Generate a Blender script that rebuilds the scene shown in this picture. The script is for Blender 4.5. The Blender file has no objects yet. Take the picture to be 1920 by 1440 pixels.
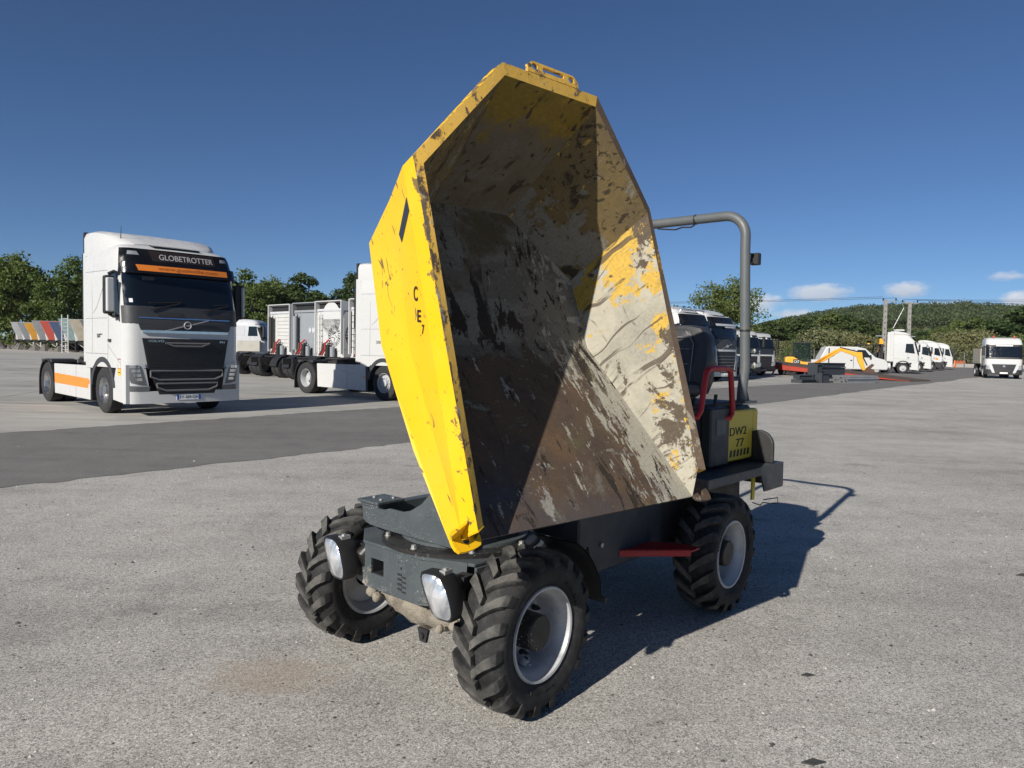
import bpy, bmesh, math, random
import numpy as np
from mathutils import Vector as V, Matrix as M
random.seed(7); RNG = np.random.default_rng(7)
R = math.radians; PI = math.pi
SC = bpy.context.scene; COL = SC.collection

# ------------------------------------------------------------------ camera
cd = bpy.data.cameras.new('camera'); cam = bpy.data.objects.new('camera', cd); COL.objects.link(cam)
cd.sensor_fit = 'HORIZONTAL'; cd.sensor_width = 36.0; cd.lens = 36.0 * 1390 / 1920
cd.clip_start = 0.05; cd.clip_end = 9000
_p, _r = R(2.75), R(1.15)
_f = V((0, math.cos(_p), -math.sin(_p))); _r0 = V((1, 0, 0)); _u0 = _r0.cross(_f)
_ri = _r0 * math.cos(_r) + _u0 * math.sin(_r); _up = _u0 * math.cos(_r) - _r0 * math.sin(_r)
cam.matrix_world = M(((_ri.x, _up.x, -_f.x, 0), (_ri.y, _up.y, -_f.y, 0), (_ri.z, _up.z, -_f.z, 1.6), (0, 0, 0, 1)))
SC.camera = cam

# ------------------------------------------------------------------ light
SUN = V((0.494, 0.722, -0.4855)).normalized()          # direction the light travels
EL = math.asin(-SUN.z); AZ = math.atan2(-SUN.x, -SUN.y)  # azimuth of the sun, clockwise from +Y
w = bpy.data.worlds.new('World'); SC.world = w; w.use_nodes = True
wn = w.node_tree; wn.nodes.clear()
SKY_STRENGTH, SUN_STRENGTH = 0.061, 4.9
sky = wn.nodes.new('ShaderNodeTexSky'); sky.sky_type = 'NISHITA'; sky.sun_disc = False
sky.sun_elevation = EL; sky.sun_rotation = AZ; sky.altitude = 1500
sky.air_density = 0.8; sky.dust_density = 0.0; sky.ozone_density = 7.0
bg = wn.nodes.new('ShaderNodeBackground'); bg.inputs[1].default_value = SKY_STRENGTH
wo = wn.nodes.new('ShaderNodeOutputWorld'); wn.links.new(bg.outputs[0], wo.inputs[0])
def wmath(op, a, b=None, clamp=False):
    n = wn.nodes.new('ShaderNodeMath'); n.operation = op; n.use_clamp = clamp
    for i, q in enumerate((a, b)):
        if q is None: continue
        if isinstance(q, (int, float)): n.inputs[i].default_value = q
        else: wn.links.new(q, n.inputs[i])
    return n.outputs[0]
tc = wn.nodes.new('ShaderNodeTexCoord'); sep = wn.nodes.new('ShaderNodeSeparateXYZ'); wn.links.new(tc.outputs['Generated'], sep.inputs[0])
azm = wmath('ARCTAN2', sep.outputs[0], sep.outputs[1]); elv = wmath('ARCSINE', sep.outputs[2])
# small fair weather clouds low over the hill, each an ellipse in azimuth and elevation broken up by noise
nz = wn.nodes.new('ShaderNodeTexNoise'); nz.inputs['Scale'].default_value = 34; nz.inputs['Detail'].default_value = 7; nz.inputs['Roughness'].default_value = 0.62
mp = wn.nodes.new('ShaderNodeMapping'); mp.inputs['Scale'].default_value = (1, 1, 1.9)
wn.links.new(tc.outputs['Generated'], mp.inputs[0]); wn.links.new(mp.outputs[0], nz.inputs[0])
tot = None; shade = None
for a, e, sa, se, k in ((22.4, 4.40, 2.9, 1.0, 1.0), (27.9, 4.55, 2.1, 0.8, 0.8), (18.0, 3.6, 2.8, 1.1, 0.75), (20.8, 2.85, 2.6, .6, .8), (30.2, 3.3, 2.2, 0.7, 0.8), (34.5, 3.6, 2.2, 1.1, 0.8), (33.6, 5.2, 1.8, 0.5, 0.6), (-60, 6, 9, 1.2, .5), (70, 7, 12, 1.5, .6), (130, 8, 12, 1.6, .6)):
    da = wmath('MULTIPLY', wmath('SUBTRACT', azm, R(a)), 1 / R(sa)); de = wmath('MULTIPLY', wmath('SUBTRACT', elv, R(e)), 1 / R(se))
    d = wmath('SQRT', wmath('ADD', wmath('MULTIPLY', da, da), wmath('MULTIPLY', de, de)))
    c = wmath('MULTIPLY', wmath('SUBTRACT', 1.0, d, True), k)
    tot = c if tot is None else wmath('MAXIMUM', tot, c)
    s_ = wmath('MULTIPLY', wmath('ADD', wmath('MULTIPLY', de, 0.5), 0.5, True), wmath('GREATER_THAN', c, 0.0))
    shade = s_ if shade is None else wmath('MAXIMUM', shade, s_)
cf = wmath('MULTIPLY', wmath('SUBTRACT', wmath('ADD', wmath('MULTIPLY', tot, 1.1), wmath('MULTIPLY', nz.outputs[0], 1.15)), 0.80), 2.4, True)
cf = wmath('MULTIPLY', wmath('MULTIPLY', cf, wmath('GREATER_THAN', tot, 0.0)), wmath('MULTIPLY', wmath('MINIMUM', wmath('MULTIPLY', tot, 6.0), 1.0), 0.8))
ccol = wn.nodes.new('ShaderNodeMix'); ccol.data_type = 'RGBA'
ccol.inputs[6].default_value = (5.6, 6.3, 7.6, 1); ccol.inputs[7].default_value = (12.0, 12.1, 12.4, 1)
wn.links.new(wmath('MULTIPLY', shade, wmath('ADD', nz.outputs[0], 0.4), True), ccol.inputs[0])
cmx = wn.nodes.new('ShaderNodeMix'); cmx.data_type = 'RGBA'
wn.links.new(cf, cmx.inputs[0]); wn.links.new(sky.outputs[0], cmx.inputs[6]); wn.links.new(ccol.outputs[2], cmx.inputs[7]); wn.links.new(cmx.outputs[2], bg.inputs[0])
sl = bpy.data.lights.new('sun', 'SUN'); sl.energy = SUN_STRENGTH; sl.angle = R(0.53); sl.color = (1.0, 0.945, 0.86)
so = bpy.data.objects.new('sun', sl); COL.objects.link(so); so.location = (-20, -30, 30); so.rotation_euler = (-SUN).to_track_quat('Z', 'Y').to_euler()
SC.view_settings.view_transform = 'Standard'; SC.view_settings.look = 'None'; SC.view_settings.gamma = 1
SC.view_settings.use_curve_mapping = False; SC.view_settings.exposure = 0.32
SC.render.engine = 'CYCLES'; SC.cycles.use_denoising = True; SC.cycles.max_bounces = 6; SC.cycles.transparent_max_bounces = 8; SC.cycles.volume_bounces = 1

# ------------------------------------------------------------------ materials
class NT:
    def __init__(s, name):
        s.m = bpy.data.materials.new(name); s.m.use_nodes = True; s.t = s.m.node_tree; s.b = s.t.nodes['Principled BSDF']
        s._oc = None
    def link(s, a, b): s.t.links.new(a, b)
    def put(s, sock, v):
        if isinstance(v, bpy.types.NodeSocket): s.link(v, sock)
        elif isinstance(v, (tuple, list)) and sock.type == 'RGBA' and len(v) == 3: sock.default_value = (*v, 1)
        else: sock.default_value = v
    def oc(s, kind='Object'):
        n = s.t.nodes.new('ShaderNodeTexCoord'); return n.outputs[kind]
    def attr(s, name):
        n = s.t.nodes.new('ShaderNodeAttribute'); n.attribute_name = name; return n.outputs['Vector']
    def mapping(s, vec, scale=(1, 1, 1), rot=(0, 0, 0), loc=(0, 0, 0)):
        n = s.t.nodes.new('ShaderNodeMapping'); s.link(vec, n.inputs[0]); n.inputs[1].default_value = loc; n.inputs[2].default_value = rot; n.inputs[3].default_value = scale; return n.outputs[0]
    def noise(s, scale, detail=3, rough=.55, vec=None, dist=0, out=0):
        n = s.t.nodes.new('ShaderNodeTexNoise'); s.link(vec if vec is not None else s.oc(), n.inputs['Vector'])
        n.inputs['Scale'].default_value = scale; n.inputs['Detail'].default_value = detail; n.inputs['Roughness'].default_value = rough; n.inputs['Distortion'].default_value = dist
        return n.outputs[out]
    def voro(s, scale, vec=None, feature='F1', out=0, rnd=1):
        n = s.t.nodes.new('ShaderNodeTexVoronoi'); n.feature = feature; s.link(vec if vec is not None else s.oc(), n.inputs['Vector'])
        n.inputs['Scale'].default_value = scale; n.inputs['Randomness'].default_value = rnd; return n.outputs[out]
    def ramp(s, fac, stops, mode='LINEAR'):
        n = s.t.nodes.new('ShaderNodeValToRGB'); n.color_ramp.interpolation = mode; e = n.color_ramp.elements
        while len(e) < len(stops): e.new(0.5)
        for i, (p, c) in enumerate(stops):
            e[i].position = p; c = (c, c, c) if isinstance(c, (int, float)) else c; e[i].color = (*c, 1)
        s.put(n.inputs[0], fac); return n.outputs[0]
    def step(s, fac, a, b): return s.ramp(fac, [(a, 0.0), (b, 1.0)]) if a < b else s.ramp(fac, [(b, 1.0), (a, 0.0)])
    def mix(s, fac, a, b, blend='MIX'):
        n = s.t.nodes.new('ShaderNodeMix'); n.data_type = 'RGBA'; n.blend_type = blend
        s.put(n.inputs[0], fac); s.put(n.inputs[6], a); s.put(n.inputs[7], b); return n.outputs[2]
    def math(s, op, a, b=0.0, clamp=False):
        n = s.t.nodes.new('ShaderNodeMath'); n.operation = op; n.use_clamp = clamp; s.put(n.inputs[0], a); s.put(n.inputs[1], b); return n.outputs[0]
    def xyz(s, vec):
        n = s.t.nodes.new('ShaderNodeSeparateXYZ'); s.link(vec, n.inputs[0]); return n.outputs
    def bump(s, h, strength=.3, dist=.01):
        n = s.t.nodes.new('ShaderNodeBump'); n.inputs['Strength'].default_value = strength; n.inputs['Distance'].default_value = dist
        s.put(n.inputs['Height'], h); s.link(n.outputs[0], s.b.inputs['Normal']); return n.outputs[0]
    def set(s, **k):
        nm = dict(col='Base Color', rough='Roughness', metal='Metallic', spec='Specular IOR Level', coat='Coat Weight')
        for a, v in k.items(): s.put(s.b.inputs[nm[a]], v)
        return s

MC = {}
def paint(name, col, rough=.4, metal=0., dirt=.25, dcol=(.10, .085, .065), scale=3., bump=0., spec=.5, speck=None):
    if name in MC: return MC[name]
    n = NT(name); d = n.step(n.noise(scale, 6, .65), .48, .75)
    c = n.mix(n.math('MULTIPLY', d, dirt), col, dcol)
    if speck:
        v = n.voro(speck[0]); c = n.mix(n.math('MULTIPLY', n.step(v, speck[1], speck[1] * .55), n.step(n.noise(4, 3), .45, .62)), c, speck[2])
    n.set(col=c, metal=metal, spec=spec, rough=n.ramp(n.noise(scale * 3, 4), [(.3, max(rough - .08, .02)), (.75, min(rough + .15, 1))]))
    if bump: n.bump(n.noise(scale * 14, 4), bump, .01)
    MC[name] = n.m; return n.m
WHITE = paint('white_truck_paint', (.53, .53, .518), .28, dirt=.03, scale=1.6)
OFFW = paint('dull_white_paint', (.54, .54, .515), .4, dirt=.2, scale=2.2)
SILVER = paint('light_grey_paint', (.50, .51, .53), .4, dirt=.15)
GREYC = paint('grey_cab_paint', (.26, .28, .30), .4, dirt=.15)
GLASS = paint('dark_window_glass', (.006, .009, .013), .04, dirt=.02, spec=.6)
BLACKG = paint('gloss_black_plastic', (.008, .008, .009), .12, dirt=.08)
BLACKP = paint('black_plastic', (.016, .016, .017), .5, dirt=.2, dcol=(.06, .055, .05))
DKGREY = paint('dark_grey_plastic', (.04, .042, .045), .5, dirt=.2)
CHROME = paint('chrome', (.75, .76, .78), .12, 1., dirt=.1)
ALU = paint('wheel_aluminium', (.6, .6, .6), .28, 1., dirt=.25)
STEELW = paint('painted_steel_wheel', (.42, .43, .44), .45, dirt=.35)
RUBBER = paint('truck_tyre_rubber', (.02, .02, .021), .8, dirt=.5, dcol=(.055, .05, .045), bump=.1)
CHASSIS = paint('chassis_black', (.018, .018, .019), .6, dirt=.45, dcol=(.07, .055, .04))
ORANGE = paint('orange_film', (.85, .235, .03), .4, dirt=.06)
RED = paint('red_paint', (.42, .012, .014), .4, dirt=.2)
YELLOW = paint('machine_yellow', (.80, .36, .02), .4, dirt=.15)
LAMP = paint('headlamp_glass', (.55, .57, .60), .08, .55, dirt=.1, scale=8)
LAMPD = paint('headlamp_dark', (.13, .135, .14), .06, .2, dirt=.1, scale=9)
PLATEW = paint('plate_white', (.8, .8, .78), .4, dirt=.05)
BLUE = paint('plate_blue', (.02, .07, .35), .4, dirt=.02)
GLETT = paint('grey_lettering', (.33, .33, .34), .4, dirt=0.)
INK = paint('black_ink', (.014, .014, .015), .5, dirt=0.)
OINK = paint('brown_ink', (.34, .085, .012), .5, dirt=0.)
STICKY = paint('sticker_yellow', (.85, .52, .03), .4, dirt=.02)
GALV = paint('galvanised_grey', (.34, .35, .36), .5, .4, dirt=.3)
CONC = paint('pole_concrete', (.40, .385, .36), .9, dirt=.3)
WOODB = paint('deck_brown_wood', (.085, .06, .045), .8, dirt=.4)
REDT = paint('trailer_red', (.40, .055, .035), .55, dirt=.45, dcol=(.12, .06, .045), scale=2)
STEELD = paint('dark_steel_beams', (.036, .042, .05), .55, dirt=.2)
BARO = paint('orange_barrier_plastic', (.80, .20, .055), .5, dirt=.1)
RUST = paint('rusty_bucket', (.10, .05, .03), .75, .2, dirt=.5)

# ------------------------------------------------------------------ mesh building
class MB:
    def __init__(s): s.v = []; s.f = []; s.mi = []; s.sm = []; s.m = 0; s.s = False
    def add(s, vs, fs):
        b = len(s.v); s.v += [tuple(v) for v in vs]
        for f in fs: s.f.append([b + i for i in f]); s.mi.append(s.m); s.sm.append(s.s)
        return s
    def box(s, c, d, rot=None):
        h = [x / 2 for x in d]; vs = []
        for z in (-1, 1):
            for y in (-1, 1):
                for x in (-1, 1):
                    p = V((x * h[0], y * h[1], z * h[2])); p = rot @ p if rot is not None else p; vs.append(p + V(c))
        return s.add(vs, [(0, 2, 3, 1), (4, 5, 7, 6), (0, 1, 5, 4), (2, 6, 7, 3), (0, 4, 6, 2), (1, 3, 7, 5)])
    def bb(s, x0, x1, y0, y1, z0, z1): return s.box(((x0 + x1) / 2, (y0 + y1) / 2, (z0 + z1) / 2), (x1 - x0, y1 - y0, z1 - z0))
    def hexa(s, p): return s.add(p, [(0, 3, 2, 1), (4, 5, 6, 7), (0, 1, 5, 4), (1, 2, 6, 5), (2, 3, 7, 6), (3, 0, 4, 7)])
    def prism(s, poly, ax, a, b):
        def mk(q, t): return {'x': (t, q[0], q[1]), 'y': (q[0], t, q[1]), 'z': (q[0], q[1], t)}[ax]
        n = len(poly); vs = [mk(q, a) for q in poly] + [mk(q, b) for q in poly]
        return s.add(vs, [list(range(n))[::-1], list(range(n, 2 * n))] + [(i, (i + 1) % n, n + (i + 1) % n, n + i) for i in range(n)])
    def plate(s, pts, th, nrm=None):
        pts = [V(p) for p in pts]; n = len(pts)
        if nrm is None:
            nrm = V((0, 0, 0))
            for i in range(n): nrm += pts[i].cross(pts[(i + 1) % n])
        nrm = V(nrm).normalized() * th
        return s.add(pts + [p + nrm for p in pts], [list(range(n))[::-1], list(range(n, 2 * n))] + [(i, (i + 1) % n, n + (i + 1) % n, n + i) for i in range(n)])
    def lathe(s, prof, o, d, seg=24, cap=(False, False), arc=None, a0=0):
        d = V(d).normalized(); a = V((0, 0, 1)) if abs(d.z) < .9 else V((1, 0, 0)); u = d.cross(a).normalized(); w_ = d.cross(u); o = V(o)
        full = arc is None; m = seg if full else seg + 1; vs = []
        for r, h in prof:
            for k in range(m):
                t = a0 + (2 * PI if full else arc) * k / seg; vs.append(o + d * h + (u * math.cos(t) + w_ * math.sin(t)) * r)
        fs = []
        for i in range(len(prof) - 1):
            for k in range(seg):
                k2 = (k + 1) % m; fs.append((i * m + k, i * m + k2, (i + 1) * m + k2, (i + 1) * m + k))
        if cap[0]: fs.append(list(range(m))[::-1])
        if cap[1]: fs.append(list(range((len(prof) - 1) * m, len(prof) * m)))
        return s.add(vs, fs)
    def cyl(s, a, b, r, seg=12, r2=None):
        a = V(a); b = V(b); return s.lathe([(r, 0), (r if r2 is None else r2, (b - a).length)], a, b - a, seg, (True, True))
    def tube(s, path, r, seg=8, cap=True):
        P = [V(p) for p in path]; n = len(P); vs = []; rr = r if isinstance(r, (list, tuple)) else [r] * n
        t0 = (P[1] - P[0]).normalized(); a = V((0, 0, 1)) if abs(t0.z) < .9 else V((1, 0, 0)); u = t0.cross(a).normalized()
        for i in range(n):
            t = (P[min(i + 1, n - 1)] - P[max(i - 1, 0)]).normalized(); u = (u - t * u.dot(t)).normalized(); w_ = t.cross(u)
            for k in range(seg): vs.append(P[i] + (u * math.cos(2 * PI * k / seg) + w_ * math.sin(2 * PI * k / seg)) * rr[i])
        fs = [(i * seg + k, i * seg + (k + 1) % seg, (i + 1) * seg + (k + 1) % seg, (i + 1) * seg + k) for i in range(n - 1) for k in range(seg)]
        if cap: fs += [list(range(seg))[::-1], list(range((n - 1) * seg, n * seg))]
        return s.add(vs, fs)
    def grid(s, G, loop=False):
        n = len(G); m = len(G[0]); vs = [p for r_ in G for p in r_]
        return s.add(vs, [(i * m + j, i * m + (j + 1) % m, (i + 1) * m + (j + 1) % m, (i + 1) * m + j) for i in range(n - 1) for j in range(m if loop else m - 1)])
    def build(s, name, mats, parent=None, bevel=0., seg=1, smooth=False, ang=35, weld=False, attr=None):
        me = bpy.data.meshes.new(name); me.from_pydata(s.v, [], s.f)
        mats = mats if isinstance(mats, (list, tuple)) else [mats]
        for m in mats:
            if m: me.materials.append(m)
        me.polygons.foreach_set('material_index', s.mi); me.polygons.foreach_set('use_smooth', [x or smooth for x in s.sm])
        if attr:
            at = me.attributes.new(attr[0], 'FLOAT_VECTOR', 'POINT'); at.data.foreach_set('vector', np.array(attr[1], dtype=np.float32).ravel())
        bm = bmesh.new(); bm.from_mesh(me)
        if weld: bmesh.ops.remove_doubles(bm, verts=bm.verts, dist=1e-4)
        bmesh.ops.recalc_face_normals(bm, faces=bm.faces)
        if bevel:
            es = [e for e in bm.edges if len(e.link_faces) == 2 and e.calc_face_angle(0) > R(ang)]
            if es: bmesh.ops.bevel(bm, geom=es, offset=bevel, segments=seg, profile=.5, affect='EDGES', clamp_overlap=True)
        if smooth or any(s.sm):
            for e in bm.edges:
                if len(e.link_faces) == 2 and e.calc_face_angle(0) > R(40): e.smooth = False
        bm.to_mesh(me); bm.free()
        return link(name, me, parent)
def link(name, data, parent=None):
    o = bpy.data.objects.new(name, data); COL.objects.link(o)
    if parent is not None: o.parent = parent
    return o
def tag(o, label=None, cat=None, group=None, kind=None):
    if label: o['label'] = label
    if cat: o['category'] = cat
    if group: o['group'] = group
    if kind: o['kind'] = kind
    return o
def thing(name, label, cat, loc=(0, 0, 0), yaw=0., group=None):
    o = link(name, None); o.location = loc; o.rotation_euler = (0, 0, yaw); o.empty_display_size = .2
    return tag(o, label, cat, group)
def kids(o): return [c for c in COL.objects if c.parent == o]
def text(body, mat, parent, mtx, wid, hei, name='lettering', th=.004, bold=0.):
    cu = bpy.data.curves.new(name, 'FONT'); cu.body = body; cu.align_x = 'CENTER'; cu.align_y = 'CENTER'; cu.extrude = .5; cu.offset = bold
    ob = bpy.data.objects.new(name, cu); COL.objects.link(ob); bpy.context.view_layer.update()
    me = bpy.data.meshes.new_from_object(ob); bpy.data.objects.remove(ob); me.name = name
    a = np.empty(len(me.vertices) * 3, dtype=np.float32); me.vertices.foreach_get('co', a); a = a.reshape(-1, 3)
    lo, hi = a.min(0), a.max(0); a = (a - (lo + hi) / 2) / np.maximum(hi - lo, 1e-6) * np.array([wid, hei, th], dtype=np.float32)
    me.vertices.foreach_set('co', a.ravel()); me.transform(mtx); me.materials.clear(); me.materials.append(mat)
    return link(name, me, parent)
def frame(o, x, y):
    x = V(x).normalized(); y = V(y); y = (y - x * x.dot(y)).normalized(); z = x.cross(y); o = V(o)
    return M(((x.x, y.x, z.x, o.x), (x.y, y.y, z.y, o.y), (x.z, y.z, z.z, o.z), (0, 0, 0, 1)))
# ------------------------------------------------------------------ ground
def asphalt(name, lo, hi, big, stains, stone=215., warm=(1.0, .985, .96), bumps=.55):
    n = NT(name); oc = n.oc()
    # stones of the surfacing, each its own grey, with dark gaps between them; two sizes
    v1 = n.xyz(n.voro(stone, oc, out=1))[0]; v2 = n.xyz(n.voro(stone * .43, oc, out=1))[0]; gap = n.step(n.voro(stone * .5, oc, 'DISTANCE_TO_EDGE'), .0, .09)
    st = n.math('ADD', n.math('MULTIPLY', v1, .62), n.math('MULTIPLY', v2, .38))
    mid = tuple((x * .45 + y * .55) for x, y in zip(lo, hi)); g2 = n.ramp(st, [(.12, lo), (.42, mid), (.72, hi), (.93, tuple(min(.85, x * 1.5) for x in hi))])
    pit = n.step(n.noise(stone * .16, 3, .6, oc), .60, .70); g2 = n.mix(n.math('MULTIPLY', n.math('MULTIPLY', n.step(v2, .72, .80), .75), n.math('ADD', n.math('MULTIPLY', pit, .7), .3)), g2, tuple(x * .36 for x in lo))
    f = n.noise(.35, 6, .66, oc); f2 = n.noise(2.1, 6, .66, oc)
    c = n.mix(1.0, g2, n.ramp(f, [(.28, tuple(big[0] * q for q in warm)), (.52, warm), (.75, tuple(big[1] * q for q in warm))]), 'MULTIPLY')
    c = n.mix(1.0, c, n.ramp(f2, [(.25, .82), (.5, 1.0), (.8, 1.10)]), 'MULTIPLY')
    for sc_, st_, rt in ((.9, (.14, 1.3, 1), -42), (1.6, (.10, 1.6, 1), -48), (1.2, (.10, 1.5, 1), 20)):           # rubbed in tyre tracks
        sw = n.noise(sc_, 5, .62, n.mapping(oc, st_, (0, 0, R(rt)), (sc_ * 7, 3, 0))); c = n.mix(1.0, c, n.ramp(sw, [(.3, .92), (.5, 1.0), (.72, 1.03)]), 'MULTIPLY')
    if stains:
        c = n.mix(n.math('MULTIPLY', n.step(n.noise(.55, 6, .68, n.mapping(oc, loc=(3.3, 8.1, 0))), .62, .74), .4), c, (.33, .28, .21))  # dried mud
        c = n.mix(n.math('MULTIPLY', n.step(n.noise(.8, 5, .66, n.mapping(oc, loc=(9.3, 2.1, 0))), .64, .72), .4), c, (.06, .058, .055))  # oil and worn bitumen
        X = n.xyz(oc); ex_ = n.math('MULTIPLY', n.math('ADD', X[0], 1.13), 1 / .36); ey_ = n.math('MULTIPLY', n.math('SUBTRACT', X[1], 3.50), 1 / .24)
        d = n.math('ADD', n.math('ADD', n.math('MULTIPLY', ex_, ex_), n.math('MULTIPLY', ey_, ey_)), n.math('MULTIPLY', n.math('SUBTRACT', n.noise(6, 5, .7, oc), .5), 3.0))
        c = n.mix(n.math('MULTIPLY', n.step(d, 1.5, .2), .55), c, n.mix(v1, (.27, .215, .165), (.44, .37, .30)))      # patch of spilled sand
        ck = n.math('ABSOLUTE', n.math('SUBTRACT', n.noise(.42, 7, .62, n.mapping(oc, loc=(1.7, 5.2, 0))), .5)); ckm = n.math('MULTIPLY', n.step(ck, .0042, .0015), n.step(n.noise(.3, 2, .5, n.mapping(oc, loc=(4, 9, 0))), .50, .58))
        c = n.mix(n.math('MULTIPLY', ckm, .28), c, (.05, .047, .043))                                                  # hairline cracks
    n.set(col=c, rough=.9, spec=.15)
    h = n.math('ADD', n.math('MULTIPLY', v1, .35), n.math('MULTIPLY', v2, .8)); h = n.math('MULTIPLY', h, n.math('ADD', n.math('MULTIPLY', gap, .5), .5)); n.bump(h, bumps, .006)
    return n.m
M_YARD = asphalt('yard_chip_asphalt', (.165, .159, .149), (.60, .58, .54), (.78, 1.2), True)
M_ROAD = asphalt('dark_asphalt', (.105, .103, .100), (.235, .23, .222), (.88, 1.1), False, 260., (1, .985, .96), .3)
def concrete_mat():
    n = NT('yard_concrete'); oc = n.oc(); f = n.noise(.22, 6, .66, oc); g = n.noise(1.6, 6, .6, n.mapping(oc, (.2, 1.3, 1), (0, 0, R(-15))))
    c = n.ramp(f, [(.3, (.27, .26, .235)), (.5, (.36, .348, .318)), (.72, (.42, .405, .37))])
    c = n.mix(1.0, c, n.ramp(g, [(.28, .72), (.5, 1.0), (.75, 1.12)]), 'MULTIPLY')
    c = n.mix(1.0, c, n.ramp(n.noise(60, 3, .7, oc), [(.3, .9), (.7, 1.08)]), 'MULTIPLY')
    c = n.mix(n.math('MULTIPLY', n.step(n.noise(.5, 4, .6, n.mapping(oc, loc=(5, 1, 0))), .62, .74), .5), c, (.11, .105, .095))
    n.set(col=c, rough=.85, spec=.25); n.bump(n.noise(45, 4), .15, .01); return n.m
M_CONC = concrete_mat()
def grass_mat():
    n = NT('dry_grass'); f = n.noise(.05, 6, .65); g = n.noise(1.2, 4, .7)
    c = n.ramp(f, [(.3, (.055, .075, .022)), (.5, (.10, .105, .035)), (.7, (.19, .165, .07))])
    n.set(col=n.mix(1., c, n.ramp(g, [(.3, .7), (.7, 1.25)]), 'MULTIPLY'), rough=.95, spec=.1); n.bump(n.noise(6, 5), .5, .1); return n.m
M_GRASS = grass_mat()
def sheet(name, pts, z, mat, sub=False):
    b = MB(); b.add([(x, y, z) for x, y in pts], [list(range(len(pts)))]); return tag(b.build(name, mat), kind='structure')
b = MB(); Ng = 40                       # terrain as far as the horizon
b.add([(-1900, -600, -.03), (1900, -600, -.03), (1900, 2300, -.03), (-1900, 2300, -.03)], [(0, 1, 2, 3)]); tag(b.build('ground', M_GRASS), kind='structure')
sheet('yard_asphalt', [(-90, -60), (140, -60), (150, 118), (60, 122), (-40, 125), (-130, 130), (-130, -20)], 0.0, M_YARD)
# the darker asphalt lane and the concrete beyond it, a little uneven along their edges
def wob(p, q, n, amp, seed):
    r_ = random.Random(seed); P = V(p); Q = V(q); t = (Q - P); nn = V((-t.y, t.x)).normalized()
    return [tuple(P + t * (i / n) + nn * (r_.uniform(-amp, amp) if 0 < i < n else 0)) for i in range(n + 1)]
low = wob((-15.2, -4.2), (-5.4, 7.9), 14, .03, 1)[:-1] + wob((-5.4, 7.9), (8.5, 24.2), 150, .06, 2)[:-1] + wob((8.5, 24.2), (21.6, 40.5), 20, .1, 3)[:-1] + wob((21.6, 40.5), (54, 80), 20, .2, 4)[:-1] + [(54, 80), (84, 116)]
upp = wob((-19, 0.2), (-8.6, 12.4), 14, .03, 5)[:-1] + wob((-8.6, 12.4), (-2.8, 19.7), 60, .07, 6)[:-1] + wob((-2.8, 19.7), (13.3, 37.7), 24, .06, 7)[:-1] + [(13.3, 37.7), (17.2, 41.6)]
lane = low + [(80, 117), (62, 118), (33, 96), (23, 60)] + upp[::-1]
sheet('dark_asphalt_lane', lane, .004, M_ROAD)
yard = upp + [(23, 60), (33, 96), (20, 112), (-40, 90), (-75, 92), (-90, 60), (-70, 20)]
conc = sheet('concrete_yard', yard, .0045, M_CONC)
jm = paint('joint_filler', (.06, .058, .055), .9, dirt=.3)
for (p, q) in (((-9.9, 10.9), (-60, 14)), ((-4.6, 17.4), (-75, 25)), ((.4, 23.3), (-75, 38)), ((6, 29.6), (-70, 54)), ((-13, 17.0), (-24.0, 60)), ((-21.5, 18.6), (-46, 66)), ((-3, 24.6), (-2, 90)), ((9, 33), (10, 96))):
    P = V((*p, .0065)); Q = V((*q, .0065)); t = (Q - P).normalized(); nn = V((-t.y, t.x, 0)) * .011
    g_ = MB(); g_.add([P - nn, Q - nn, Q + nn, P + nn], [(0, 1, 2, 3)]); g_.build('joint', jm, conc)
# loose chippings and dark pebbles lying on the yard
b = MB(); rr = random.Random(3)
for i in range(1500):
    y = 1.9 + 9 * rr.random() ** 1.7; x = rr.uniform(-.75, .75) * y; s_ = rr.uniform(.003, .0085) * (1 + y * .06)
    if rr.random() < .03: s_ *= 1.7
    vs = []
    for k in range(6):
        a = k * PI / 3 + rr.uniform(-.4, .4); q = s_ * rr.uniform(.6, 1.1); vs.append((x + math.cos(a) * q * 1.3, y + math.sin(a) * q, -.001))
    vs.append((x, y, s_ * rr.uniform(.5, .9))); b.m = 0 if rr.random() < .62 else 1
    b.add(vs, [(k, (k + 1) % 6, 6) for k in range(6)])
tag(b.build('loose_gravel', [paint('dark_chips', (.055, .055, .055), .8, dirt=.2), paint('pale_chips', (.42, .40, .37), .85, dirt=.2)]), kind='stuff')
# thin dark flakes of rubber lying on the asphalt
fm = paint('rubber_flake', (.045, .05, .045), .7, dirt=.2)
for i, (x, y, s_, lab) in enumerate(((1.21, 2.83, .05, 'small dark rubber flake on the grey asphalt in front of the dumper'), (3.8, 5.4, .06, 'small dark flake on the asphalt by the right edge'), (1.5, 3.62, .035, 'thin dark twig-like scrap on the asphalt beyond the front wheel'))):
    b = MB(); b.plate([(x - s_, y - s_ * .1, .003), (x - s_ * .2, y - s_ * .42, .003), (x + s_, y + s_ * .05, .003), (x + s_ * .1, y + s_ * .4, .006)], .006); tag(b.build('flake', fm), lab, 'scrap')
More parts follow.
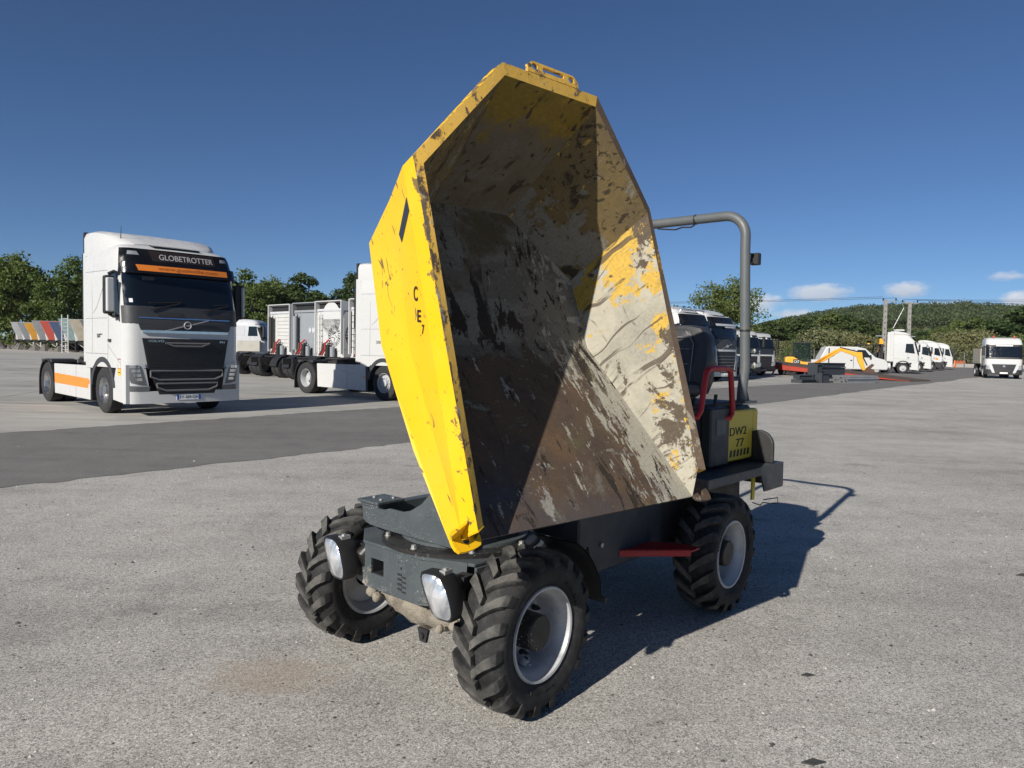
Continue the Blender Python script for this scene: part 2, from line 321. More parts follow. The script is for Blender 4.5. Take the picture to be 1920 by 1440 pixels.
# ------------------------------------------------------------------ the wheel dumper
D_YAW = -0.733; D_O = V((-0.364, 3.627, 0))
dumper = thing('wheel_dumper', 'muddy yellow and grey wheel dumper with its big skip tipped up', 'dumper', D_O, D_YAW)
dxa = V((math.cos(D_YAW), math.sin(D_YAW), 0)); dya = V((-math.sin(D_YAW), math.cos(D_YAW), 0))
def d_loc(q): q = V(q) - D_O; return V((q.dot(dxa), q.dot(dya), q.z))
B_O = V((0.36935, 3.0142, 0.92318)); B_YAW, B_T = 0.736, 0.869
bex = V((math.cos(B_YAW), math.sin(B_YAW), 0)); bhz = V((-math.sin(B_YAW), math.cos(B_YAW), 0)); bey = bhz * math.cos(B_T) + V((0, 0, 1)) * math.sin(B_T); bez = bex.cross(bey)
def bk(q): return d_loc(B_O + bex * q[0] + bey * q[1] + bez * q[2])
# --- worn surfaces
def scratch(n, v, sca, st, rt, eps, msc, mth, loc=(0, 0, 0)):
    """thin straight scores: the crests of a strongly stretched noise, kept where a second noise is high"""
    st = tuple(q * 2.4 if q > 1 else q * .8 for q in st)
    wv = n.t.nodes.new('ShaderNodeVectorMath'); wv.operation = 'MULTIPLY_ADD'; n.link(n.noise(2.6, 2, .5, n.mapping(v, loc=loc), out=1), wv.inputs[0]); wv.inputs[1].default_value = (.22, .22, .22); n.link(v, wv.inputs[2]); v2 = wv.outputs[0]
    q = n.noise(sca, 2, .45, n.mapping(v2, st, rt, loc)); t_ = .70 - eps * 2.2
    return n.math('MULTIPLY', n.step(q, t_, t_ + .025), n.step(n.noise(msc, 4, .65, n.mapping(v, loc=loc)), mth, mth + .08))
def yellow_out():
    n = NT('skip_yellow_paint'); v = n.attr('bl')
    c = n.mix(n.step(n.noise(2.2, 4, .6, v), .42, .68), (.80, .46, .006), (.78, .49, .022))
    c = n.mix(n.math('MULTIPLY', n.step(n.noise(3, 6, .7, n.mapping(v, (3, .6, 1.5))), .46, .72), .3), c, (.52, .36, .05))     # dirt runs and faded paint
    m = scratch(n, v, 3.0, (9, .30, 4), (0, 0, .10), .016, 2.2, .46)
    for k, (sc_, st, rt, ms, th) in enumerate(((4.5, (9, .25, 4), (.1, 0, .06), 3, .53), (2.4, (.8, 8, 6), (0, .3, .6), 3.5, .58), (3, (9, .5, 6), (.2, .1, .35), 4, .58))): m = n.math('MAXIMUM', m, scratch(n, v, sc_, st, rt, .012, ms, th - .03, (k * 3.1, k, k * .7)))
    fine = n.noise(90, 3, .7, v); chips = n.step(n.math('ADD', n.noise(13, 6, .7, v), n.math('MULTIPLY', n.math('SUBTRACT', fine, .5), .14)), .685, .70)
    rim = n.math('SUBTRACT', n.xyz(v)[2], n.math('MULTIPLY', n.xyz(v)[1], .445)); edge = n.step(n.math('ADD', n.noise(16, 5, .7, n.mapping(v, (1, .6, 1))), n.math('MULTIPLY', n.step(rim, .015, .08), .16)), .66, .69)
    m = n.math('MAXIMUM', n.math('MAXIMUM', m, chips), edge)
    c = n.mix(n.math('MULTIPLY', m, .9), c, n.mix(n.noise(25, 2, .5, v), (.06, .042, .025), (.16, .12, .075))); n.set(col=c, rough=n.mix(m, (.42,) * 3, (.8,) * 3), spec=.25)
    n.bump(n.math('SUBTRACT', n.noise(2.2, 3, .55, v), n.math('MULTIPLY', m, .12)), .22, .03); return n.m
def worn(name, base, bands, scr=(), bump=.35):
    """bands: (colour, noise scale, stretch, lo, hi, rotation, (axis, from, to, weight))"""
    n = NT(name); v = n.attr('bl'); X = n.xyz(v)
    c = n.mix(n.step(n.noise(5, 6, .65, v), .35, .7), base[0], base[1]); c = n.mix(n.math('MULTIPLY', n.step(n.noise(38, 4, .7, v), .45, .7), .35), c, base[2])
    hh = n.noise(20, 5, .7, v); fine = n.math('MULTIPLY', n.math('SUBTRACT', n.noise(75, 4, .75, v), .5), .17)
    for col, sca, st, lo, hi, rt, grad in bands:
        f = n.noise(sca, 7, .66, n.mapping(v, st, rt, (sca, sca * .3, 0)), dist=.35)
        for gr_ in ([] if not grad else grad if isinstance(grad, list) else [grad]):
            ax_ = X[gr_[0]] if gr_[0] < 3 else n.math('SUBTRACT', X[2], n.math('MULTIPLY', X[1], .445))
            if gr_[0] == 3: ax_ = n.math('ADD', ax_, .5); gr_ = (3, gr_[1] + .5, gr_[2] + .5, gr_[3])
            elif gr_[0] == 1: ax_ = n.math('MULTIPLY', ax_, .5); gr_ = (1, gr_[1] * .5, gr_[2] * .5, gr_[3])
            elif gr_[0] == 0 and min(gr_[1], gr_[2]) < 0: ax_ = n.math('ADD', ax_, 1.0); gr_ = (0, gr_[1] + 1, gr_[2] + 1, gr_[3])
            g = n.math('MULTIPLY', n.step(ax_, gr_[1], gr_[2]), gr_[3]); f = n.math('ADD', f, g)
        f = n.math('ADD', f, fine); m = n.step(f, lo, hi); cc = n.mix(n.step(n.noise(60, 3, .7, v), .4, .68), col, tuple(q * .78 for q in col))
        c = n.mix(m, c, cc); hh = n.math('ADD', hh, n.math('MULTIPLY', m, .35))
    for k, (col, sca, st, rt, eps, ms, th, wt) in enumerate(scr):
        m = n.math('MULTIPLY', scratch(n, v, sca, st, rt, eps, ms, th, (k * 2.3, k * 1.1, k * .4)), wt); c = n.mix(m, c, col)
    n.set(col=c, rough=.85, spec=.18); n.bump(hh, bump, .008); return n.m
CRM = (.38, .355, .285); CON = (.27, .255, .22); BRN = ((.075, .055, .042), (.125, .082, .052), (.045, .036, .03)); YW = (.60, .36, .045); DB = (.038, .030, .024)
# the floor from the lip back to the rear wall is one worn surface: bare rusty steel in front, caked concrete behind the bend
M_SKIPOUT = yellow_out()
M_FLOOR = worn('skip_floor_worn_steel', BRN, [((.165, .098, .048), 1.6, (1, 1, 1), .50, .76, (0, 0, 0), None), ((.07, .072, .085), 1.3, (1, 1, 1), .55, .75, (0, 0, 0), (1, .35, .0, .12)),
    ((.155, .14, .112), 2.6, (1.3, 1, 1), .60, .66, (0, 0, -.3), (1, .74, 1.02, .30)), (CON, 4.2, (1.5, .8, 1), .645, .66, (0, 0, -.45), (0, .25, .66, .12)), (CON, 9, (1.1, .8, 1), .70, .72, (0, 0, -.45), (1, .6, .1, .03)),
    (CRM, 7, (2.6, .7, 1), .63, .65, (0, 0, -.5), (0, .14, .62, .24)), (CRM, 16, (2.2, .8, 1), .67, .69, (0, 0, -.5), (0, .0, .5, .09)), ((.20, .185, .15), 2.0, (1, 3, 1), .62, .64, (0, 0, 0), (1, .84, .94, .16)),
    (DB, 3.6, (2.4, .7, 1), .655, .675, (0, 0, .12), [(1, .80, 1.0, .08), (1, 1.25, 1.0, .05)]), (DB, 9, (1.3, .7, 1), .665, .69, (0, 0, -.6), [(1, .8, 1., .07), (1, 1.3, 1.1, .03)]), ((.115, .09, .052), 4, (1, 1, 1), .60, .74, (0, 0, 0), (1, 1.1, 1.5, .16))],
    [(DB, 2.2, (2.2, .35, 1), (0, 0, .1), .02, 2.5, .46, .8), (DB, 2.6, (1.2, .9, 1), (0, 0, -.8), .012, 2.5, .50, .7), ((.20, .15, .09), 3.4, (2.4, .4, 1), (0, 0, -.4), .015, 3, .5, .5)])
M_FLOORR = M_FLOOR
YW2 = (.55, .36, .075)
M_SIDE = worn('skip_side_concrete', ((.37, .345, .275), (.42, .395, .32), (.27, .245, .19)), [((.28, .265, .22), 2.2, (1, 1, 1), .5, .7, (0, 0, 0), None),
    (YW2, 9, (1, .8, .8), .665, .69, (0, 0, 0), [(1, .62, 1.2, .18), (3, -.30, .03, .09)]), ((.105, .083, .06), 3.4, (1, 1.0, 1.2), .66, .685, (0, 0, 0), [(3, -.22, .0, .12), (1, 1.0, .6, .06)]),
    ((.115, .09, .066), 12, (1, 1.2, 1.2), .665, .69, (0, 0, 0), (1, .9, .2, .07)), (YW2, 30, (1, .4, 1), .735, .76, (0, 0, 0), (3, .0, .05, .14)), ((.14, .105, .065), 26, (1, 1, 1), .66, .69, (0, 0, 0), [(2, .45, .62, .08), (3, -.1, .04, .05)])],
    [((.085, .066, .05), 1.5, (.5, 8.0, .8), (.30, 0, 0), .045, 3.4, .44, .85), ((.085, .066, .05), 1.3, (.5, 7.5, .8), (.55, 0, 0), .045, 3.6, .45, .85), ((.075, .06, .045), 1.6, (.5, 9, .9), (.05, 0, 0), .03, 3.6, .48, .8), ((.085, .066, .05), 2.6, (.5, 6, 1), (.4, 0, 0), .04, 4, .48, .8), ((.085, .066, .05), 1.8, (.5, .6, 5), (-.35, 0, .1), .02, 3, .50, .75)])
M_CORNER = worn('skip_corner_scratched', ((.20, .145, .06), (.15, .115, .065), (.085, .066, .042)), [((.235, .22, .185), 5, (1, 1, 1), .585, .62, (0, 0, 0), (2, .62, .20, .17)), (YW2, 6, (1, 1, 1), .655, .675, (0, 0, 0), (2, .35, .75, .05)), ((.46, .28, .035), 3.0, (1, 1, 1), .68, .69, (0, 0, 0), [(2, .62, .45, .06), (1, 1.45, 1.3, .05)]), (DB, 14, (.8, 3, 1), .65, .68, (0, .4, .6), None), ((.06, .045, .03), 34, (1, 1, 1), .60, .66, (0, 0, 0), (2, .3, .8, .06))],
    [(DB, 2.4, (.6, 3, 1), (0, .4, .6), .03, 3, .44, .85), (DB, 2.6, (3, .6, 1.2), (.5, .4, -.6), .03, 3, .44, .85), (DB, 2.6, (3, .8, 3), (.2, .9, .1), .025, 4, .46, .8)])
M_REARW = worn('skip_rear_scratched', ((.135, .115, .08), (.16, .14, .105), (.085, .07, .05)), [((.23, .16, .035), 3.2, (1, 1, 1), .60, .68, (0, 0, 0), (2, .50, .88, .26)), ((.30, .20, .04), 8, (1, 1, 1), .68, .70, (0, 0, 0), (2, .3, .8, .06)), ((.17, .16, .135), 4, (1, 1, 1), .60, .68, (0, 0, 0), (2, .70, .30, .12)), (DB, 12, (.7, 2.5, 1), .66, .69, (0, .4, .7), None)],
    [(DB, 2.4, (.6, 3, .8), (0, .4, .7), .035, 2.5, .42, .85), (DB, 2.6, (3, .6, 1.5), (.5, .4, -.5), .035, 2.5, .42, .85), (DB, 3, (3, .7, 3), (.2, .9, .1), .03, 3, .44, .8), (DB, 2, (3, .6, .6), (.1, .1, .9), .03, 3, .46, .7)])
M_RIM = worn('skip_rim_chipped', ((.66, .40, .07), (.70, .43, .10), (.50, .33, .10)), [((.10, .072, .05), 14, (1, .6, 1), .545, .60, (0, 0, .1), None), ((.42, .36, .26), 6, (1, .5, 1), .62, .66, (0, 0, 0), None), ((.16, .125, .09), 16, (1, .5, 1), .60, .65, (0, 0, 0), (0, -.686, -.699, .14)), ((.40, .37, .32), 22, (1, .5, 1), .66, .70, (0, 0, 0), (0, -.682, -.695, .10))])
M_RIMB = worn('skip_rim_bare', ((.12, .085, .06), (.16, .115, .08), (.07, .05, .04)), [(YW, 6, (1, .4, 1), .60, .63, (0, 0, 0), None), ((.34, .30, .23), 9, (1, .5, 1), .60, .64, (0, 0, 0), None)])
M_LIPST = worn('skip_lip_steel', BRN, [(CON, 7, (1, .9, 1), .60, .63, (0, 0, 0), None)])
skip = link('skip', None, dumper)
def panel(name, polys, mat, th=0., sub=10):
    """polys: quads of skip coordinates, subdivided so that the wear follows the steel; solid if th"""
    bl = []; b = MB(); dent = random.Random(name)
    for q in polys:
        q = [V(p) for p in q]; n = (q[1] - q[0]).cross(q[2] - q[0]); n = n.normalized() if n.length else V((0, 0, 1))
        for side in ((0, th) if th else (0,)):
            G = []
            for i in range(sub + 1):
                row = []
                for j in range(sub + 1):
                    s_, t_ = i / sub, j / sub
                    p = q[0] * (1 - s_) * (1 - t_) + q[1] * s_ * (1 - t_) + q[2] * s_ * t_ + q[3] * (1 - s_) * t_ - n * side
                    row.append(p); bl.append(p)
                G.append(row)
            b.grid([[bk(p) for p in r_] for r_ in G])
        if th:
            E_ = [q[0], q[1], q[2], q[3]]
            for i in range(4):
                a, c = E_[i], E_[(i + 1) % 4]; vs = [a, c, c - n * th, a - n * th]; bl += vs; b.add([bk(p) for p in vs], [(0, 1, 2, 3)])
    return b.build(name, mat, skip, attr=('bl', bl))
mx = lambda p: (-p[0], p[1], p[2])
A_, B_, C_ = (-.66, .02, .075), (-.674, 1.246, .632), (-.277, 1.573, .905)
AL, P2, P3, P4 = (-.66, 0, 0), (-.544, .902, 0), (-.569, 1.269, .112), (-.228, 1.593, .211)
A2, B2, C2 = (-.700, .0, .085), (-.712, 1.275, .637), (-.288, 1.612, .935)
R1 = [(-.705, .02, .0), (-.706, 1.305, .562), (-.300, 1.64, .868)]
R3 = [(-.69, .05, -.012), (-.66, .765, .11), (-.65, 1.345, .365), (-.285, 1.70, .56)]
R4 = [(-.69, .06, -.095), (-.68, .44, -.09), (-.64, .94, -.06), (-.58, 1.41, .07), (-.25, 1.73, .17)]
panel('floor_plate', [(AL, mx(AL), mx(P2), P2)], M_FLOOR, .008, 24)
panel('rear_floor_plate', [(P2, mx(P2), mx(P3), P3), (P3, mx(P3), mx(P4), P4)], M_FLOORR, .0, 16)
for s_ in (1, -1):
    k = (lambda p: p) if s_ == 1 else mx
    # inner side: strip above the floor, then the wall up to the rim
    A_, A2, R1 = ((-.66, .02, .075), (-.700, .0, .085), [(-.705, .02, .0)] + R1[1:]) if s_ == 1 else ((-.66, .085, .104), (-.70, .07, .114), [(-.705, .09, .03)] + R1[1:])
    panel('side_panel', [(k(AL), k(P2), k(B_), k(A_)), (k(P2), k(P3), k(B_), k(B_))], M_SIDE, 0, 14)
    panel('corner_panel', [(k(P3), k(P4), k(C_), k(B_))], M_CORNER, 0, 12)
    # outer skin
    def wall(a, c): return [(k(a[i]), k(a[i + 1]), k(c[i + 1]), k(c[i])) for i in range(len(a) - 1)]
    up = [(R1[0], (-.70, .62, .262), R3[1], R3[0]), ((-.70, .62, .262), R1[1], R3[2], R3[1]), (R1[1], R1[2], R3[3], R3[2])]
    panel('outer_wall', [tuple(k(p) for p in q) for q in up], M_SKIPOUT, 0, 8)
    lo_ = [(R3[0], R3[1], (-.655, .765, -.07), R4[0]), (R3[1], R3[2], R4[3], R4[2]), ((-.655, .765, -.07), R3[1], R4[2], R4[2]), (R3[2], R3[3], R4[4], R4[3]), (R4[0], R4[1], (-.655, .765, -.07), (-.655, .765, -.07))]
    panel('lower_wall', [tuple(k(p) for p in q) for q in lo_], M_SKIPOUT, 0, 8)
    # folded rim: front face and outer return
    fr = M_RIM if s_ == 1 else M_RIMB
    panel('rim_face', [(k(A_), k(B_), k(B2), k(A2))], fr, 0, 16); panel('rim_face', [(k(B_), k(C_), k(C2), k(B2))], fr, 0, 12)
    panel('rim_return', [(k(A2), k(B2), k(R1[1]), k(R1[0])), (k(B2), k(C2), k(R1[2]), k(R1[1]))], M_SKIPOUT if s_ == 1 else M_RIMB, 0, 12)
    # end cap of the rim fold
    panel('rim_cap', [(k(A2), k(A_), k((-.665, .03 if s_ == 1 else .10, -.01 if s_ == 1 else .03)), k(R1[0]))], M_SKIPOUT if s_ == 1 else M_RIMB, .006, 3)
    # lifting ear with its hole at the corner of the lip
    n_ = 22; ring = []; hc = V((-.694, .014, .004)) if s_ == 1 else V((-.728, .012, .004)); outl = []
    for i in range(n_):
        a = 2 * PI * i / n_; ca, sa = math.cos(a), math.sin(a); q = max(abs(ca), abs(sa)) ** .55
        outl.append((.064 * ca / q, .046 * sa / q)); ring.append((.021 * ca, .021 * sa))
    b = MB(); bl = []
    ex_, ey_ = (V((1, .12, 0)), V((0, 1, 0)))
    G = []
    for t_ in (0, 1, 2, 3):
        row = []
        for i in range(n_):
            o_, h_ = outl[i], ring[i]; uv = h_ if t_ in (0, 3) else o_; p = hc + ex_ * uv[0] + ey_ * uv[1] + V((0, 0, -.014 if t_ >= 2 else 0))
            p = V(k(p)); row.append(bk(p)); bl.append(p)
        G.append(row)
    G.append(G[0]); bl += bl[:n_]
    b.grid(G, True); b.build('lifting_ear', M_SKIPOUT if s_ == 1 else M_LIPST, skip, attr=('bl', bl))
# gusset under the end of the near rim
panel('gusset', [((-.755, .014, .004), (-.652, .048, .004), (-.690, .052, .066), (-.785, .012, .052))], M_SKIPOUT, .009, 3)
panel('rear_panel', [(P4, mx(P4), mx(C_), C_)], M_REARW, 0, 14)
panel('rim_face', [(C_, mx(C_), mx(C2), C2)], M_RIM, 0, 10); panel('rim_return', [(C2, mx(C2), mx(R1[2]), R1[2]), (R1[2], mx(R1[2]), mx(R3[3]), R3[3]), (R3[3], mx(R3[3]), mx(R4[4]), R4[4])], M_SKIPOUT, 0, 6)
panel('underside', [(R4[0], mx(R4[0]), mx(R4[1]), R4[1]), (R4[1], mx(R4[1]), mx(R4[2]), R4[2]), (R4[2], mx(R4[2]), mx(R4[3]), R4[3]), (R4[3], mx(R4[3]), mx(R4[4]), R4[4]), (AL, mx(AL), mx(R4[0]), R4[0])], M_SKIPOUT, 0, 6)
# hook plate on the top edge: a long slot between two round holes
def hook_plate():
    cx, cy, cz = .01, 1.617, .936; L_, Hh = .155, .085; N = 48
    def P(x, h): h *= .62; return V((cx + x, cy + h * .86, cz + h * .50))
    b = MB(); bl = []
    def ringf(c, rx, ry, n=14): return [(c + rx * math.cos(2 * PI * i / n), .048 + ry * math.sin(2 * PI * i / n)) for i in range(n)]
    bm = bmesh.new(); outer = [(-L_, 0), (L_, 0), (L_, .05), (L_ - .03, Hh), (-L_ + .03, Hh), (-L_, .05)]
    loops = [outer, ringf(-.112, .019, .024), [(-.065, .032), (.055, .032), (.065, .042), (.065, .06), (.055, .066), (-.055, .066), (-.065, .058)], ringf(.112, .019, .024)]
    es = []
    for lp in loops:
        vs = [bm.verts.new((x, h, 0)) for x, h in lp]; es += [bm.edges.new((vs[i], vs[(i + 1) % len(vs)])) for i in range(len(vs))]
    bmesh.ops.triangle_fill(bm, edges=es, use_beauty=True, use_dissolve=False)
    r_ = bmesh.ops.extrude_face_region(bm, geom=bm.faces[:]); [setattr(v.co, 'z', -.014) for v in r_['geom'] if isinstance(v, bmesh.types.BMVert)]
    bm.verts.index_update(); vs = [P(v.co.x, v.co.y) + V((0, -.5, .86)) * v.co.z for v in bm.verts]; fs = [[v.index for v in f.verts] for f in bm.faces]; bm.free()
    b.add([bk(p) for p in vs], fs); b.build('hook_plate', M_RIM, skip, attr=('bl', vs))
hook_plate()
# what is left of the worn lettering on the flank
nrm = (V(R1[1]) - V(R3[2])).cross(V(R3[1]) - V(R3[2])).normalized(); nrm = nrm if nrm.x < 0 else -nrm
WQ = [[V(p) for p in q] for q in ((R1[0], (-.70, .62, .262), (-.66, .765, .11), (-.69, .05, -.012)), ((-.70, .62, .262), R1[1], (-.65, 1.345, .365), (-.66, .765, .11)))]
def on_wall(pt):
    best = None
    for q in WQ:
        for i in range(81):
            for j in range(81):
                s_, t_ = i / 80, j / 80; p = q[0] * (1 - s_) * (1 - t_) + q[1] * s_ * (1 - t_) + q[2] * s_ * t_ + q[3] * (1 - s_) * t_; d = (p - V(pt)).length
                if best is None or d < best[0]: best = (d, p, ((q[1] - q[0]) * (1 - t_) + (q[2] - q[3]) * t_).cross((q[3] - q[0]) * (1 - s_) + (q[2] - q[1]) * s_).normalized())
    n_ = best[2]; return best[1], (n_ if n_.x < 0 else -n_)
def mark(pt, body, wd, hg, lab=None):
    pt, nw = on_wall(pt); yv = V((-.01, .92, .39)).normalized(); yv = (yv - nw * yv.dot(nw)).normalized(); xv = yv.cross(nw); xv = (xv * .93 - yv * .36).normalized(); yv = nw.cross(xv)
    o = bk(pt + nw * .0022); X = bk(pt + nw * .0022 + xv) - o; Y = bk(pt + nw * .0022 + yv) - o
    text(body, INK, skip, frame(o, X, Y), wd, hg, 'lettering', .0008, .02)
mark((-.694, .888, .303), 'C', .038, .056); mark((-.695, .806, .266), 'E', .034, .046); mark((-.700, .752, .258), '7', .022, .036)
q = [(-.701, 1.195, .505), (-.704, 1.145, .486), (-.672, 1.125, .345), (-.671, 1.165, .345)]
b = MB(); pp = [bk(on_wall(p)[0] + on_wall(p)[1] * .0022) for p in q]; b.plate(pp, .001); b.build('stripe', paint('stripe_blue_black', (.022, .027, .04), .4, dirt=.1), skip)

# --- running gear
def frame_mat():
    n = NT('dumper_grey_frame'); oc = n.oc(); z = n.xyz(oc)[2]; fn = n.noise(70, 4, .75, oc)
    c = n.mix(n.step(n.noise(6, 5, .65, oc), .4, .7), (.060, .072, .078), (.085, .097, .102))
    low = n.step(z, .62, .40); m = n.math('ADD', n.math('ADD', n.noise(7, 6, .72, oc), n.math('MULTIPLY', low, .20)), n.math('MULTIPLY', n.math('SUBTRACT', fn, .5), .30))
    mud = n.math('MULTIPLY', n.step(m, .68, .80), .85); c = n.mix(mud, c, n.mix(fn, (.22, .19, .145), (.40, .365, .30)))
    sp_ = n.math('MULTIPLY', n.step(n.voro(95, oc), .20, .10), n.step(n.noise(5, 4, .65, oc), .48, .62)); c = n.mix(sp_, c, (.50, .48, .43))       # splashes
    rub = n.step(n.noise(9, 5, .7, n.mapping(oc, (1, 1, 3))), .66, .70); c = n.mix(n.math('MULTIPLY', rub, .6), c, (.14, .15, .15))
    n.set(col=c, rough=n.mix(mud, (.5,) * 3, (.95,) * 3), spec=.35); n.bump(n.math('ADD', n.noise(60, 4, .7, oc), n.math('MULTIPLY', mud, 1.2)), .3, .006); return n.m
FRAME = frame_mat()
FRAMED = paint('dumper_dark_panel', (.030, .036, .045), .5, dirt=.25, scale=4)
GREASE = paint('greasy_ring', (.018, .017, .016), .38, dirt=.35, dcol=(.07, .065, .055), scale=9, speck=(60, .2, (.45, .44, .4)))
MUD = paint('dried_mud', (.30, .265, .21), .95, dirt=.8, dcol=(.07, .055, .04), scale=11, bump=1.)
BOLT = paint('bolt_zinc', (.42, .42, .40), .45, .5, dirt=.4)
def tyre_rubber():
    n = NT('lug_tyre_rubber'); oc = n.oc(); X = n.xyz(oc); h = n.noise(60, 5, .7, oc)
    r_ = n.math('SQRT', n.math('ADD', n.math('MULTIPLY', X[1], X[1]), n.math('MULTIPLY', X[2], X[2])))
    dust = n.math('ADD', n.math('MULTIPLY', n.step(r_, .325, .358), .30), n.noise(13, 6, .68, oc))                    # treads pick up the dust, side walls stay black
    c = n.ramp(dust, [(.35, (.012, .012, .013)), (.55, (.024, .024, .024)), (.78, (.070, .068, .063)), (.95, (.12, .112, .10))])
    c = n.mix(n.step(n.noise(140, 2, .5, oc), .66, .78), c, n.mix(.5, c, (.16, .15, .135))); n.set(col=c, rough=.75, spec=.3); n.bump(n.math('ADD', h, n.noise(22, 3, .6, oc)), .3, .005); return n.m
TYRE = tyre_rubber()
DRIM = paint('dumper_wheel_silver', (.44, .445, .45), .4, .1, dirt=.55, dcol=(.13, .11, .09), scale=9, bump=.1)
TR, TW, TRIM = .362, .258, .21
def tyre_mesh(sgn):
    b = MB(); b.s = True; w_ = TW / 2
    prof = [(TRIM - .012, -w_ * .72), (TRIM + .004, -w_ * .80), (.232, -w_ * .86), (.262, -w_ * .97), (.290, -w_ * .985), (.312, -w_ * .90), (.326, -w_ * .66), (.331, -w_ * .3), (.332, 0)]
    prof = prof + [(r, -h) for r, h in prof[::-1][1:]]; b.lathe(prof, (0, 0, 0), (1, 0, 0), 72)
    b.s = False; N = 18; X0 = V((1, 0, 0))
    def pt(x, r, th): return V((x, r * math.cos(th), r * math.sin(th)))
    for s_ in (-1, 1):
        for k in range(N):
            th0 = 2 * PI * (k + (.5 if s_ > 0 else 0)) / N
            # stations: lateral, outer radius, carcass radius, angle, angular half width
            st = [(-.004, .361, .328, 0.0, .052), (.034, .361, .328, .10, .056), (.072, .359, .324, .185, .062), (.104, .353, .312, .245, .070), (.121, .338, .296, .275, .074), (.1275, .312, .285, .29, .072), (.1265, .284, .275, .295, .058)]
            G = []
            for x, ro, ri, a, hw in st:
                a2 = th0 - sgn * a * 1.0; xs = s_ * x
                xi = xs if x < .11 else s_ * (x - .02)
                G.append([pt(xi, ri, a2 - hw * 1.18), pt(xs, ro, a2 - hw), pt(xs, ro, a2 + hw), pt(xi, ri, a2 + hw * 1.18)])
            b.grid(G); b.add([p for p in G[0]], [(0, 1, 2, 3)]); b.add([p for p in G[-1]], [(0, 1, 2, 3)])
    return b
def make_wheel(side, x, y, name='wheel'):
    w0 = link(name, None, dumper); w0.location = (x, y, TR)
    t = tyre_mesh(1).build('tyre', TYRE, w0, ang=40)
    # raised maker's lettering on the side wall is worn to a band of small blocks
    b = MB()
    for s_ in (-1, 1):
        for a0, n_ in ((.2, 9), (2.3, 7), (4.2, 9)):
            for k in range(n_):
                a = a0 + k * .075; c_ = V((s_ * (TW / 2 * .925), .246 * math.cos(a), .246 * math.sin(a))); rot = M.Rotation(a, 3, 'X'); b.box(c_, (.004, .020, .010 + .004 * (k % 3)), rot)
    tag(b.build('sidewall_lettering', TYRE, w0), kind='stuff')
    b = MB(); b.s = True; o = side; w_ = TW / 2
    prof = [(TRIM, w_ * .80), (TRIM - .004, w_ * .86), (TRIM - .014, w_ * .84), (TRIM - .018, w_ * .70), (TRIM - .032, w_ * .60), (.166, w_ * .30), (.160, -.005), (.150, -.030), (.075, -.030)]
    b.lathe([(r, h * o) for r, h in prof], (0, 0, 0), (1, 0, 0), 48)
    prof = [(TRIM, -w_ * .80), (TRIM - .004, -w_ * .86), (TRIM - .016, -w_ * .82), (TRIM - .03, -w_ * .55), (.166, -.06), (.158, -.035), (.07, -.036)]
    b.lathe([(r, h * o) for r, h in prof], (0, 0, 0), (1, 0, 0), 48); b.build('rim', DRIM, w0)
    b = MB(); b.lathe([(.082, -.032 * o), (.080, .078 * o), (.074, .086 * o), (.0, .086 * o)], (0, 0, 0), (1, 0, 0), 32); b.build('hub', paint('hub_black_flaked', (.013, .012, .012), .5, dirt=.3, speck=(70, .22, (.5, .48, .44))), w0)
    for k in range(6):
        b = MB(); a = PI / 6 + k * PI / 3; c_ = V((0, .115 * math.cos(a), .115 * math.sin(a))); b.cyl(c_ + V((-.032 * o, 0, 0)), c_ + V((-.004 * o, 0, 0)), .013, 6); b.cyl(c_ + V((-.003 * o, 0, 0)), c_ + V((.012 * o, 0, 0)), .007, 6); b.build('wheel_nut', paint('nut_black', (.02, .02, .02), .5, dirt=.3), w0)
    b = MB(); a = -1.75; c_ = V((.004 * o, .15 * math.cos(a), .15 * math.sin(a))); b.lathe([(.010, 0), (.022, 0), (.022, .03), (.012, .03)], c_, V((o * .5, -math.cos(a), -math.sin(a))), 14); b.cyl(c_, c_ + V((o * .04, 0, 0)), .004, 6); b.build('valve', DRIM, w0)
    return w0
for sx in (1, -1):
    for y in (0, 1.813): w0 = make_wheel(sx, sx * .5955, y); w0.rotation_euler = (random.uniform(0, 6.28) if (sx, y) != (1, 0) else .1, 0, .045)
# axles
def muddy(b, path, rad, seg, n_, seed):
    r_ = random.Random(seed); P = [V(p) for p in path]; pts, rs = [], []
    for i in range(n_ + 1):
        t = i / n_ * (len(P) - 1); k = min(int(t), len(P) - 2); pts.append(P[k].lerp(P[k + 1], t - k)); rs.append(rad[k] + (rad[k + 1] - rad[k]) * (t - k))
    v0 = len(b.v); b.tube(pts, rs, seg)
    for i in range(v0, len(b.v)): p = V(b.v[i]); q = pts[min(n_, (i - v0) // seg)]; d = p - q; b.v[i] = tuple(q + d * r_.uniform(.86, 1.13))
b = MB(); b.s = True; muddy(b, [(-.5, 0, .35), (-.3, -.01, .35), (-.13, -.02, .35), (0, -.03, .34), (.13, -.02, .35), (.3, -.01, .35), (.5, 0, .35)], [.06, .07, .095, .125, .095, .07, .06], 22, 44, 1)
muddy(b, [(-.2, -.12, .385), (.05, -.16, .37), (.40, -.12, .36)], [.055, .078, .06], 16, 26, 2); b.build('front_axle', MUD, dumper)
b = MB(); b.s = True; b.tube([(-.5, 1.813, .35), (-.14, 1.813, .35), (0, 1.813, .35), (.14, 1.813, .35), (.5, 1.813, .35)], [.065, .08, .13, .08, .065], 16); b.build('rear_axle', CHASSIS, dumper)
b = MB(); b.prism([(.135, .305), (.205, .305), (.19, .245), (.15, .245)], 'y', -.225, -.21); b.cyl((.17, -.226, .275), (.17, -.236, .275), .014, 10); b.build('tow_lug', CHASSIS, dumper)
